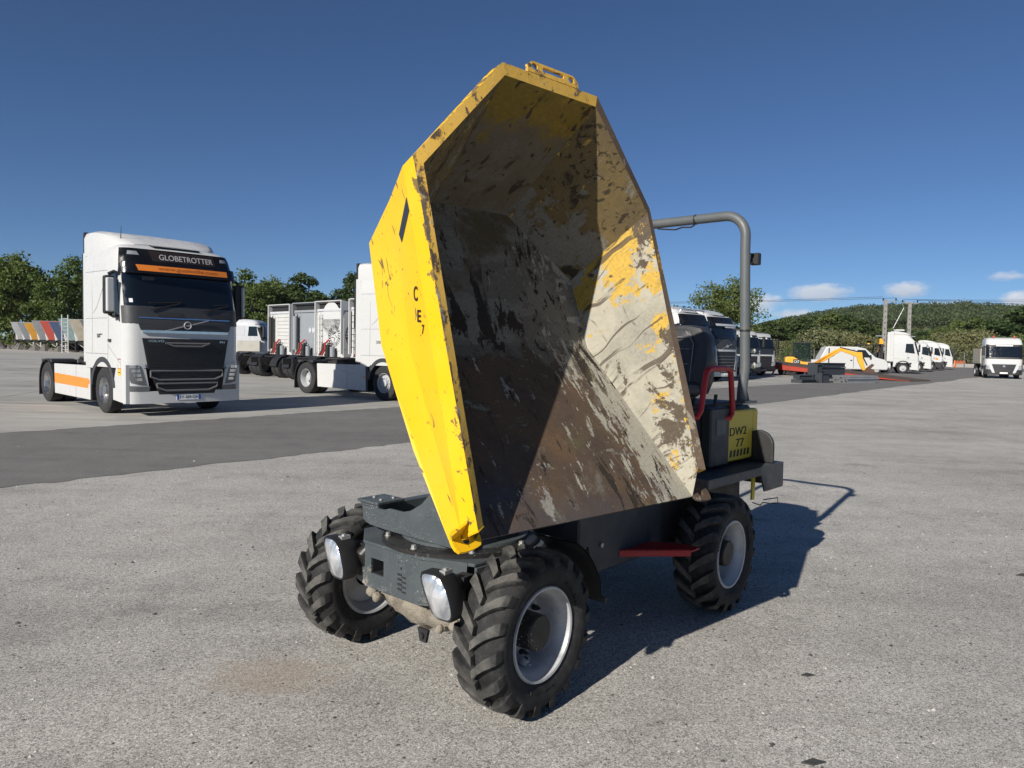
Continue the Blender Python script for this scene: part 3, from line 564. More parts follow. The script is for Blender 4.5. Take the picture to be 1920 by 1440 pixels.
for c_, r_ in (((-.21, -.22, .395), .034), ((-.17, -.225, .372), .026), ((.36, -.2, .36), .03), ((.30, -.24, .345), .022), ((.41, -.17, .38), .02)):
    b = MB(); b.s = True; b.lathe([(0, -r_)] + [(r_ * math.sin(PI * i / 7) * random.uniform(.8, 1.15), -r_ * math.cos(PI * i / 7)) for i in range(1, 7)] + [(0, r_)], c_, (.3, .2, 1), 10); b.build('mud_lump', MUD, dumper)
# --- front frame: faceted plate with a square socket, headlights on either side, slew ring on top
fp = link('front_frame', None, dumper)
yf = -.272
b = MB()
# centre plate with a square hole (four pieces around it butt together)
xL, xR, z0, z1 = -.205, .175, .432, .640; h0, h1, k0, k1 = -.155, -.06, .505, .58
for a, c_, d_, e_ in ((xL, h0, z0, z1), (h1, xR, z0, z1), (h0, h1, z0, k0), (h0, h1, k1, z1)): b.bb(a, c_, yf, yf + .012, d_, e_)
b.build('centre_plate', FRAME, fp, weld=True)
b = MB(); b.bb(h0, h1, yf + .10, yf + .11, k0, k1); b.bb(h0 - .004, h0, yf + .012, yf + .11, k0, k1); b.bb(h1, h1 + .004, yf + .012, yf + .11, k0, k1); b.bb(h0, h1, yf + .012, yf + .11, k1, k1 + .004); b.bb(h0, h1, yf + .012, yf + .11, k0 - .004, k0); b.build('tow_socket', CHASSIS, fp)
b = MB(); b.plate([(xR, yf, z0), (.40, -.20, .445), (.42, -.19, .655), (xR, yf, z1)], .012, (-.25, .97, 0)); b.build('side_plate', FRAME, fp)
b = MB(); b.plate([(xR + .015, yf - .01, z0 + .012), (.36, -.215, .462), (.36, -.215, .452), (xR + .015, yf - .01, z0 + .002)], .012, (-.25, .97, 0)); b.build('lower_rib', FRAME, fp)
b = MB(); b.plate([(xL, yf, z0), (-.36, -.16, .45), (-.36, -.16, .49), (xL, yf + .02, .50)], .012, (.3, .95, 0)); b.build('side_plate', CHASSIS, fp)
b = MB()   # ear plate sticking out at the low corner
b.prism([(xL, .435), (xL - .085, .455), (xL - .085, .50), (xL - .05, .515), (xL, .52)], 'y', yf + .004, yf + .018); b.build('tie_down_ear', FRAME, fp)
b = MB(); b.prism([(-.045 + .018 * math.cos(2 * PI * i / 12) - .205, .482 + .011 * math.sin(2 * PI * i / 12)) for i in range(12)], 'y', yf, yf + .003); b.build('slot', CHASSIS, fp)
for i in range(4):   # row of cut slots and small holes in the plate
    b = MB(); z_ = .545 - i * .023; b.bb(.045, .075, yf - .002, yf, z_ - .006, z_ + .004); b.bb(.075, .105, yf - .002, yf, z_ - .013, z_ - .006); b.build('slot', CHASSIS, fp)
b = MB(); b.cyl((.07, yf - .002, .575), (.07, yf, .575), .006, 10); b.cyl((.05, yf - .002, .600), (.05, yf, .600), .003, 8); b.build('slot', CHASSIS, fp)
b = MB()   # top plate the ring sits on, wider than the front plate
b.prism([(-.40, -.13), (-.215, yf - .003), (.19, yf - .003), (.45, -.175), (.45, .45), (-.40, .45)], 'z', .640, .655); b.build('top_plate', FRAME, fp, bevel=.003)
b = MB(); b.bb(-.30, .30, -.19, .50, .40, .64); b.build('chassis_box', FRAMED, fp)
b = MB(); b.plate([(.42, -.18, .652), (.455, -.17, .652), (.46, .2, .652), (.46, .2, .55), (.455, -.165, .55), (.425, -.175, .55)], .0, None) if False else b.bb(.44, .455, -.17, .3, .52, .638); b.build('cheek_plate', FRAME, fp, bevel=.004)
b = MB(); b.bb(-.415, -.401, -.12, .3, .5, .638); b.build('cheek_plate', FRAME, fp, bevel=.004)
b = MB(); b.s = True; b.tube([(-.235, -.20, .52), (-.245, -.235, .545), (-.24, -.25, .585), (-.225, -.23, .61)], [.035, .042, .04, .03], 12); b.build('hose_boot', GREASE, fp)
rc = V((.075, .10, 0)); RR = .385
b = MB(); b.lathe([(.20, .655), (RR, .655), (RR, .672), (RR - .006, .675), (.20, .675)], rc, (0, 0, 1), 72); b.build('slew_ring', GREASE, dumper, bevel=0)
for k in range(8):
    a = 2 * PI * k / 8 - 2.196; c_ = rc + V(((RR - .028) * math.cos(a), (RR - .028) * math.sin(a), .675)); b = MB(); b.cyl(c_, c_ + V((0, 0, .004)), .015, 16); b.cyl(c_ + V((0, 0, .004)), c_ + V((0, 0, .018)), .0115, 6); b.build('bolt', BOLT, dumper)
# --- turning bracket that carries the skip
tb = link('skip_bracket', None, dumper)
b = MB(); b.lathe([(0, .676), (.315, .676), (.315, .690), (0, .690)], rc + V((0, .03, 0)), (0, 0, 1), 64); b.build('turntable', FRAME, tb)
prof = [(-.37, .715), (-.30, .695), (-.18, .690), (.30, .690), (.36, .72), (.40, .9), (.42, 1.02), (.30, 1.05), (.20, .975), (.08, .86), (.00, .815), (-.06, .80), (-.16, .80), (-.20, .788), (-.37, .785)]
for y0 in (-.165, .265): b = MB(); b.prism(prof, 'y', y0, y0 + .016); b.build('cheek_plate', FRAME, tb, bevel=.002)
b = MB(); b.prism([(-.37, .785), (-.37, .70), (-.33, .69), (-.30, .69), (-.31, .785)], 'y', -.149, .265); b.build('end_plate', FRAME, tb)
b = MB(); b.bb(-.405, -.235, -.175, .0, .803, .818); b.bb(-.39, -.245, -.165, -.01, .786, .803); b.build('stop_pad', FRAME, tb, bevel=.003)
for p in ((-.36, -.10, .818), (-.28, -.12, .818), (-.28, -.04, .818)): b = MB(); b.cyl(p, V(p) + V((0, 0, .007)), .009, 6); b.build('bolt', BOLT, tb)
b = MB(); b.bb(-.10, -.03, .15, .26, .80, .84); b.build('stop_block', FRAMED, tb)
for a in (-1.95, -1.0): c_ = rc + V((.27 * math.cos(a), .03 + .27 * math.sin(a), .69)); b = MB(); b.cyl(c_, c_ + V((0, 0, .012)), .013, 6); b.build('bolt', BOLT, tb)
b = MB(); b.cyl((-.05, .05, .76), (.60, .05, 1.02), .05, 18); b.build('tipping_ram', FRAMED, tb)
b = MB(); b.cyl((.34, -.22, 1.0), (.34, .32, 1.0), .03, 14); b.build('pivot_pin', BOLT, tb)
for yy in (-.12, .22):
    b = MB(); p0 = V((.34, yy, 1.0)); q1 = bk((yy * 1.4, .25, -.10)); q2 = bk((yy * 1.4, .80, -.09)); b.plate([p0 + V((-.06, 0, -.05)), V((q1.x, yy, q1.z)), V((q2.x, yy, q2.z)), p0 + V((-.09, 0, .08))], .016, (0, 1, 0)); b.build('skip_arm', FRAME, tb)
# --- headlights
def headlight(x, y, yaw, tilt=0):
    h = link('headlight', None, dumper); h.location = (x, y, .568); h.rotation_euler = (0, 0, yaw)
    out = []
    for i in range(28):
        a = 2 * PI * i / 28; ca, sa = math.cos(a), math.sin(a); q = (abs(ca) ** 4 + abs(sa) ** 4) ** .25; x_, z_ = .060 * ca / q, .086 * sa / q
        x_ += -.040 * (z_ / .09); out.append((x_ * (1.0 - .14 * (z_ < 0) * (-z_ / .09)), z_))
    b = MB(); b.s = True
    G = [[V((p[0] * k, yy, p[1] * k)) for p in out] for k, yy in ((1.0, -.052), (1.07, -.056), (1.13, -.045), (1.13, .005), (1.0, .04), (.72, .085), (.3, .10), (.01, .10))]; b.grid(G, True); b.build('housing', BLACKP, h)
    b = MB(); b.s = True; G = [[V((p[0] * k, yy, p[1] * k)) for p in out] for k, yy in ((1.0, -.053), (.85, -.060), (.6, -.064), (.3, -.067), (.01, -.068))]; b.grid(G, True); b.build('lens', M_HL, h)
    b = MB(); b.bb(-.015, .015, -.02, .03, .085, .102); b.cyl((0, 0, .102), (0, 0, .110), .010, 6); b.build('mount_bolt', BOLT, h)
    b = MB(); b.bb(-.03, .03, .09, .16, -.05, .05); b.build('bracket', CHASSIS, h)
def hl_mat():
    n = NT('headlight_reflector'); oc = n.oc('Object'); z = n.xyz(oc)
    f = n.noise(14, 2, .5, n.mapping(oc, (1, 1, .45)), dist=1.2); wv = n.t.nodes.new('ShaderNodeTexWave'); wv.inputs['Scale'].default_value = 90; wv.bands_direction = 'X'; n.link(oc, wv.inputs[0])
    c = n.ramp(f, [(.32, (.35, .37, .40)), (.5, (.62, .64, .66)), (.66, (.85, .86, .88))]); c = n.mix(n.math('MULTIPLY', n.step(z[2], -.045, -.055), n.math('MULTIPLY', wv.outputs[0], .4)), c, (.25, .26, .28))
    n.set(col=c, metal=.6, rough=.16, coat=1.0); n.bump(f, .7, .02); return n.m
M_HL = hl_mat()
headlight(.455, -.355, .14); headlight(-.30, -.33, -.02)
# --- rear body
b = MB(); b.prism([(.40, .36), (1.1, .36), (1.1, .64), (.40, .62)], 'x', -.16, .16); b.build('articulated_joint', CHASSIS, dumper)
b = MB(); b.prism([(.62, .40), (1.45, .40), (1.45, .88), (.70, .84), (.62, .78)], 'x', -.42, .42); b.build('side_panel', FRAMED, dumper, bevel=.01)
b = MB(); b.bb(-.40, .40, 1.40, 2.55, .42, .80); b.build('rear_frame', CHASSIS, dumper)
for p in ((.423, 1.0, .80), (.423, 1.22, .80), (.423, .82, .55)): b = MB(); b.cyl(p, V(p) + V((.008, 0, 0)), .013, 10); b.build('bolt', BOLT, dumper)
b = MB()   # platform over the rear wheels with a deeper skirt at the back
pf = [(1.55, .79), (2.30, .79), (2.36, .675), (2.66, .675), (2.66, .845), (1.55, .845)]
for sx in (1, -1): b.prism(pf, 'x', sx * .655, sx * .667)
b.bb(-.655, .655, 1.55, 2.66, .835, .847); b.bb(-.655, .655, 2.648, 2.66, .675, .835); b.build('platform', FRAME2 if False else paint('platform_grey', (.055, .060, .064), .5, dirt=.3, scale=6, speck=(50, .15, (.4, .4, .38))), dumper)
b = MB(); b.prism([(1.52, .85), (2.62, .85), (2.62, 1.20), (2.58, 1.235), (1.52, 1.235)], 'x', -.44, .44); b.build('engine_cover', FRAMED, dumper, bevel=.012)
YB = paint('body_yellow', (.62, .47, .045), .45, dirt=.12, scale=4)
b = MB(); b.bb(.44, .505, 2.125, 2.50, .875, 1.215); b.build('side_cover', YB, dumper, bevel=.012, seg=2)
b = MB(); b.bb(.44, .50, 2.507, 2.60, .875, 1.215); b.build('rear_cover', YB, dumper, bevel=.02, seg=2)
def side_text(body, y, z, wd, hg): text(body, INK, dumper, frame((.5065, y, z), (0, 1, 0), (0, 0, 1)), wd, hg, 'lettering', .003)
side_text('DW2', 2.27, 1.075, .25, .055); side_text('77', 2.30, .995, .12, .055)
for i in range(6): b = MB(); y0 = 2.15 + i * .052; b.plate([(.5055, y0, .905), (.5055, y0 + .026, .905), (.5055, y0 + .038, .950), (.5055, y0 + .012, .950)], .0025, (1, 0, 0)); b.build('warning_stripe', INK, dumper)
b = MB(); b.bb(.44, .515, 1.86, 2.12, .865, 1.245); b.build('console_panel', paint('console_dark', (.026, .029, .034), .5, dirt=.15), dumper, bevel=.01)
b = MB(); b.bb(.515, .518, 1.93, 2.06, 1.07, 1.17); b.build('rating_plate', paint('rating_plate_grey', (.075, .078, .08), .5, dirt=.2), dumper)
b = MB(); b.bb(-.43, .43, 1.52, 2.5, 1.236, 1.262); b.build('operator_deck', CHASSIS, dumper, bevel=.006)
for i, (yy, xx) in enumerate(((1.60, .40), (1.64, .36), (1.70, .40), (1.76, .38), (1.82, .41), (2.05, .44))): b = MB(); b.cyl((xx, yy, 1.262), (xx, yy + .01, 1.30 + .012 * (i % 3)), .012, 8); b.build('control_lever', BLACKP, dumper)
# seat facing forward, its back a padded shell with stitched panels
st = link('seat', None, dumper); st.location = (.09, .13, 0); SEAT = paint('seat_vinyl', (.030, .031, .033), .42, dirt=.15, scale=6, bump=.06)
def cushion(outline, y0, y1, puff):
    b = MB(); b.s = True; n_ = len(outline); cx = sum(p[0] for p in outline) / n_; cz = sum(p[1] for p in outline) / n_
    def ring(k, y): return [V((cx + (p[0] - cx) * k, y + (p[1] - 1.3) * .16, cz + (p[1] - cz) * k)) for p in outline]
    b.grid([ring(.01, y0 - puff), ring(.55, y0 - puff), ring(.86, y0 - puff * .6), ring(.97, y0), ring(1.0, y0 + .03), ring(1., y1 - .02), ring(.94, y1), ring(.01, y1)], True); return b
ol = [(-.24, 1.32), (-.27, 1.40), (-.27, 1.58), (-.245, 1.70), (-.19, 1.765), (-.08, 1.785), (.08, 1.785), (.19, 1.765), (.245, 1.70), (.27, 1.58), (.27, 1.40), (.24, 1.32), (.1, 1.30), (-.1, 1.30)]
ol = [(p[0] * .92 + .03, p[1]) for p in ol]; cushion(ol, 1.90, 2.03, .02).build('backrest', SEAT, st)
ic = [(p[0] * .62 + .012, 1.54 + (p[1] - 1.54) * .90) for p in ol]; cushion(ic, 1.885, 1.93, .022).build('back_cushion', SEAT, st)
SLINE = paint('seat_stitching', (.20, .20, .20), .6, dirt=0.)
for z_ in (1.42, 1.52, 1.62, 1.70): b = MB(); b.tube([(-.12, 1.861 + (z_ - 1.3) * .16, z_), (.16, 1.861 + (z_ - 1.3) * .16, z_)], .003, 6); b.build('seam', SLINE, st)
b = MB(); b.tube([(.175, 1.872 + (z_ - 1.3) * .16, z_) if z_ < 1.66 else (.175 - (z_ - 1.66) * .8, 1.872 + (z_ - 1.3) * .16, z_) for z_ in (1.36, 1.45, 1.55, 1.62, 1.66, 1.70, 1.74)], .0035, 6); b.build('seam', SLINE, st)
b = MB(); b.bb(-.23, .25, 1.50, 1.93, 1.30, 1.40); b.build('seat_cushion', SEAT, st, bevel=.035, seg=3)
b = MB(); b.bb(-.15, .17, 1.55, 1.95, 1.262, 1.30); b.build('seat_base', BLACKP, st)
b = MB(); b.bb(.02, .07, 1.95, 2.02, 1.262, 1.36); b.bb(-.06, -.01, 1.95, 2.02, 1.262, 1.36); b.build('seat_bracket', BLACKP, st)
# roll bar
ROPS = paint('roll_bar_grey', (.095, .105, .108), .45, dirt=.18, dcol=(.26, .18, .13), scale=7)
def arc(c, u, v, r_, a0, a1, n_=8): return [V(c) + V(u) * (r_ * math.cos(a0 + (a1 - a0) * i / n_)) + V(v) * (r_ * math.sin(a0 + (a1 - a0) * i / n_)) for i in range(n_ + 1)]
X, Z = (1, 0, 0), (0, 0, 1); pth = [V((.49, 2.335, 1.262)), V((.494, 2.335, 1.36)), V((.50, 2.352, 1.50)), V((.495, 2.345, 1.7)), V((.48, 2.335, 2.30))]
pth += arc((.33, 2.335, 2.385), X, Z, .15, 0, PI / 2, 10) + arc((-.33, 2.335, 2.385), X, Z, .15, PI / 2, PI, 10) + [V((-.48, 2.335, 2.2)), V((-.49, 2.335, 1.262))]
b = MB(); b.s = True; b.tube(pth, .0335, 20); rb = b.build('roll_bar', ROPS, dumper)
b = MB()
for sx in (1, -1): b.bb(sx * .49 - .06, sx * .49 + .06, 2.27, 2.45, 1.262, 1.276); b.prism([(2.36, 1.276), (2.45, 1.276), (2.375, 1.40)], 'x', sx * .49 - .006, sx * .49 + .006); b.prism([(.02, 1.276), (.0, 1.276), (.0, 1.3)], 'y', 2.3, 2.31)
b.build('base_flange', paint('flange_grey', (.07, .075, .078), .5, dirt=.3), rb)
b = MB(); b.s = True; b.lathe([(.0345, 0), (.036, .004), (.036, .010), (.0345, .014)], (.4945, 2.3435, 1.745), (0, 0, 1), 20); b.lathe([(.0345, 0), (.036, .004), (.036, .010), (.0345, .014)], (.1, 2.335, 2.535), (1, 0, 0), 20); b.build('clamp_band', BLACKP, rb)
b = MB(); b.tube([(.10, 2.33, 2.498), (.07, 2.33, 2.484), (.0, 2.33, 2.490), (-.05, 2.33, 2.478), (-.12, 2.33, 2.486), (-.2, 2.33, 2.498)], .006, 6); b.build('cable', BLACKP, rb)
b = MB(); b.tube([(.50, 2.375, 1.76), (.505, 2.40, 1.70), (.503, 2.395, 1.64), (.505, 2.42, 1.60), (.5, 2.40, 1.5)], .007, 6); b.build('cable', BLACKP, rb)
for z_, r_ in ((1.615, .012), (1.515, .017)): b = MB(); b.s = True; b.cyl((.51, 2.395, z_), (.51, 2.45, z_), r_, 12); b.lathe([(0, -r_ * 1.4), (r_ * 1.3, -r_ * .6), (r_ * 1.4, r_ * .4), (0, r_ * 1.3)], (.51, 2.455, z_), (0, 1, 0), 12); b.build('plug', paint('plug_ivory', (.45, .43, .36), .4, dirt=.2), rb)
b = MB(); b.bb(.50, .515, 2.36, 2.41, 2.205, 2.215); b.bb(.50, .515, 2.36, 2.41, 2.265, 2.275); b.bb(.485, .545, 2.405, 2.45, 2.20, 2.28); b.build('work_lamp', BLACKP, rb, bevel=.005)
# red grab rail
b = MB(); b.s = True; yy0, yy1 = 1.735, 2.135; g_ = .02
pth = [V((.40, 1.62, 1.195)), V((.48, 1.64, 1.195)), V((.515, 1.67, 1.20))] + [V((.522, 1.70, 1.24)), V((.522, 1.715, 1.30)), V((.522, 1.75, 1.44))] + [V((.522, 1.762, 1.475)), V((.522, 1.79, 1.495)), V((.522, 1.83, 1.50)), V((.522, 2.02, 1.50)), V((.522, 2.06, 1.495)), V((.522, 2.09, 1.475)), V((.522, 2.10, 1.44)), V((.522, 2.135, 1.24)), V((.522, 2.13, 1.20)), V((.522, 2.10, 1.175)), V((.50, 2.06, 1.17))]
b.tube(pth, .0185, 14); b.build('grab_rail', RED, dumper)
# rounded guard plate standing on the platform
b = MB(); gx, gy, hw, zb, zr = .55, 2.50, .105, .848, .965
prof = [(gx - hw, zb), (gx + hw, zb)] + [(gx + hw * math.cos(PI * i / 16), zr + hw * math.sin(PI * i / 16)) for i in range(17)]
b.prism(prof, 'y', gy, gy + .03); b.build('lamp_guard', paint('guard_black', (.018, .018, .019), .5, dirt=.12, speck=(45, .10, (.4, .4, .4))), dumper, bevel=.008, seg=2)
# red tread step with a toothed edge, mud flap, strap
b = MB(); stp = [(.28, 1.02), (.42, 1.0), (.70, 1.30), (.70, 1.40), (.60, 1.42), (.28, 1.24)]; b.prism(stp, 'z', .472, .48)
p, q = V((.42, 1.0, 0)), V((.70, 1.30, 0)); nn = V((.0036, -.0036, 0)); up = V((0, 0, 1))
b.hexa([p + up * .452, q + up * .452, q + nn + up * .452, p + nn + up * .452, p + up * .482, q + up * .482, q + nn + up * .482, p + nn + up * .482])
for i in range(26):
    c_ = p.lerp(q, (i + .1) / 26); d_ = p.lerp(q, (i + .6) / 26); b.hexa([c_ + up * .482, d_ + up * .482, d_ + nn + up * .482, c_ + nn + up * .482] + [w_ + up * .490 for w_ in (c_, d_, d_ + nn, c_ + nn)])
b.build('tread_step', paint('step_red', (.36, .010, .014), .45, dirt=.15, speck=(60, .2, (.6, .5, .45))), dumper)
b = MB(); b.tube([(.25, .95, .55), (.26, 1.0, .48), (.3, 1.05, .47)], .012, 6); b.tube([(.44, .62, .5), (.45, .66, .57), (.44, .70, .49), (.43, .67, .42)], .006, 6); b.tube([(.2, .5, .46), (.35, .56, .48), (.42, .64, .5)], .014, 6); b.build('hydraulic_hose', BLACKP, dumper)
b = MB(); b.s = True; G = [[V((x, .415 * math.cos(a), .362 + .415 * math.sin(a))) for x in (.47, .72)] for a in [R(q) for q in range(62, 14, -6)]] + [[V((x, .415, .42)) for x in (.47, .71)]]
b.grid(G); b.grid([[p + V((0, .006, .004)) for p in r_] for r_ in G]); b.build('front_fender', BLACKP, dumper)
b = MB(); b.bb(.70, .723, .434, .445, .40, .425); b.bb(.50, .70, .434, .442, .40, .425); b.build('fender_strip', DKGREY, dumper)
b = MB(); b.bb(.60, .612, 2.285, 2.325, .62, .78); b.build('strap', YB, dumper)
b = MB(); b.tube([(.61, 2.30, .60), (.62, 2.40, .57), (.615, 2.46, .58), (.62, 2.58, .555), (.66, 2.60, .56), (.66, 2.60, .60), (.6, 2.5, .59)], .004, 5); b.build('wire', BLACKP, dumper)
# ------------------------------------------------------------------ trucks
class Sp:
    """The skin of a cab: u runs round it (|u|<=1 the front, 1..2 a front corner, 2..3 a side), z is height."""
    def __init__(s, prof, r=.28, rear=-2.45, bulge=.05):
        s.z = [p[0] for p in prof]; s.x = [p[1] for p in prof]; s.h = [p[2] for p in prof]; s.r = r; s.rear = rear; s.b = bulge
    def at(s, z): return float(np.interp(z, s.z, s.x)), float(np.interp(z, s.z, s.h))
    def P(s, u, z):
        xf, hw = s.at(z); r = s.r; sg = 1 if u >= 0 else -1; a = abs(u); xc = xf - s.b - r
        if a <= 1: return V((xf - s.b * a * a, u * (hw - r), z))
        if a <= 2: t = (a - 1) * PI / 2; return V((xc + r * math.cos(t), sg * (hw - r + r * math.sin(t)), z))
        return V((xc + (s.rear - xc) * (a - 2), sg * hw, z))
    def N(s, u, z):
        e = 1e-3; n = (s.P(u + e, z) - s.P(u - e, z)).cross(s.P(u, z + e) - s.P(u, z - e))
        return n.normalized()
    def uy(s, y, z):
        xf, hw = s.at(z); a = abs(y); sg = 1 if y >= 0 else -1
        if a <= hw - s.r: return sg * a / (hw - s.r)
        return sg * (1 + math.asin(min(1, (a - hw + s.r) / s.r)) / (PI / 2))
    def ux(s, x, z, side):
        xf, hw = s.at(z); xc = xf - s.b - s.r; return side * (2 + (xc - x) / (xc - s.rear))
def patch(b, sp, c, off=.012, nu=8, nz=4, th=.03):
    """c: (u,z) of bottom-left, bottom-right, top-right, top-left"""
    G = []; 
    for i in range(nz + 1):
        t = i / nz; row = []
        for j in range(nu + 1):
            k = j / nu; u = (c[0][0] * (1 - k) + c[1][0] * k) * (1 - t) + (c[3][0] * (1 - k) + c[2][0] * k) * t; z = (c[0][1] * (1 - k) + c[1][1] * k) * (1 - t) + (c[3][1] * (1 - k) + c[2][1] * k) * t
            row.append((u, z))
        G.append(row)
    O = [[sp.P(u, z) + sp.N(u, z) * off for u, z in r_] for r_ in G]; I = [[sp.P(u, z) + sp.N(u, z) * (off - th) for u, z in r_] for r_ in G]
    s0 = b.s; b.s = True; b.grid(O); b.s = False
    b.grid([O[0], I[0]]); b.grid([O[-1], I[-1]]); b.grid([[r_[0] for r_ in O], [r_[0] for r_ in I]]); b.grid([[r_[-1] for r_ in O], [r_[-1] for r_ in I]]); b.s = s0
    return b
def yp(sp, pts): return [(sp.uy(y, z), z) for y, z in pts]
def xp(sp, pts, side):
    q = [(sp.ux(x, z, side), z) for x, z in pts]; return q if side > 0 else [q[1], q[0], q[3], q[2]]
def cab_shell(sp, z0, ztop, caps):
    us = [-3, -2.66, -2.33, -2] + [-2 + i / 4 for i in range(1, 5)] + [-.5, 0, .5] + [1 + i / 4 for i in range(0, 5)] + [2.33, 2.66, 3]
    zs = [z0] + [z for z in sp.z if z0 < z < ztop] + [ztop]; b = MB(); b.s = True
    G = [[sp.P(u, z) for u in us] for z in zs]
    for dz, ins in caps:
        cx = (sp.rear + sp.P(0, ztop).x) / 2; top = G[len(zs) - 1]
        G.append([V((p.x - ins * 2.2 if p.x > cx else p.x, p.y * (1 - ins * .8), ztop + dz)) for p in top])
    b.grid(G, True); b.add(G[-1], [list(range(len(us)))]); b.add(G[0], [list(range(len(us)))[::-1]]); return b

TYRE_T = {}
def truck_wheel(parent, x, y, side, Rr=.51, w_=.30, rimmat=ALU, dual=False, detail=1):
    w0 = link('wheel', None, parent); w0.location = (x, y, Rr); seg = 40 if detail else 24
    key = ('t', Rr, w_, dual, detail)
    if key not in TYRE_T:
        b = MB(); b.s = True; h = w_ / 2
        for o in ((0, -.34) if dual else (0,)):
            b.lathe([(Rr * .58, o - h * .9), (Rr * .70, o - h), (Rr * .90, o - h * .98), (Rr * .985, o - h * .8), (Rr, o - h * .5), (Rr, o - h * .12), (Rr * .985, o - h * .08), (Rr * .985, o + h * .08), (Rr, o + h * .12), (Rr, o + h * .5), (Rr * .985, o + h * .8), (Rr * .90, o + h * .98), (Rr * .70, o + h), (Rr * .58, o + h * .9)], (0, 0, 0), (0, 1, 0), seg)
        t = b.build('tyre', RUBBER, w0); TYRE_T[key] = t.data
    else: t = link('tyre', TYRE_T[key], w0)
    t.rotation_euler = (0, 0, 0 if side > 0 else PI)
    key = ('r', Rr, w_, rimmat.name, dual, detail)
    if key not in TYRE_T:
        b = MB(); b.s = True; h = w_ / 2; d = -.10 if dual else .0
        b.lathe([(Rr * .585, h * .86), (Rr * .56, h * .90), (Rr * .53, h * .70), (Rr * .52, h * .3 + d), (Rr * .36, h * .38 + d), (Rr * .31, h * .34 + d), (Rr * .22, h * .36 + d), (Rr * .21, h * .95 + (d if dual else -.02)), (Rr * .15, h * 1.0 + (d if dual else -.02)), (0, h * 1.02 + (d if dual else -.02))], (0, 0, 0), (0, 1, 0), seg)
        b.s = False
        if detail:
            for k in range(10):
                a = 2 * PI * k / 10; c_ = V((Rr * .285 * math.cos(a), h * .34 + d, Rr * .285 * math.sin(a))); b.cyl(c_, c_ + V((0, .035, 0)), .017, 6)
        r_ = b.build('rim', rimmat, w0); TYRE_T[key] = r_.data
    else: r_ = link('rim', TYRE_T[key], w0)
    r_.rotation_euler = (0, 0, 0 if side > 0 else PI); return w0
def arch(b, x, y0, y1, r0, r1, a0, a1, zc=.5, n=14):
    for i in range(n):
        A = a0 + (a1 - a0) * i / n; B = a0 + (a1 - a0) * (i + 1) / n
        q = lambda r_, a, y: (x + r_ * math.cos(a), y, zc + r_ * math.sin(a))
        b.hexa([q(r0, A, y0), q(r1, A, y0), q(r1, A, y1), q(r0, A, y1), q(r0, B, y0), q(r1, B, y0), q(r1, B, y1), q(r0, B, y1)])
FHP = [(.25, .0, 1.25), (1.1, .0, 1.25), (1.95, -.01, 1.25), (2.32, -.06, 1.25), (3.0, -.25, 1.25), (3.06, -.22, 1.25), (3.52, -.40, 1.20), (3.60, -.50, 1.17)]
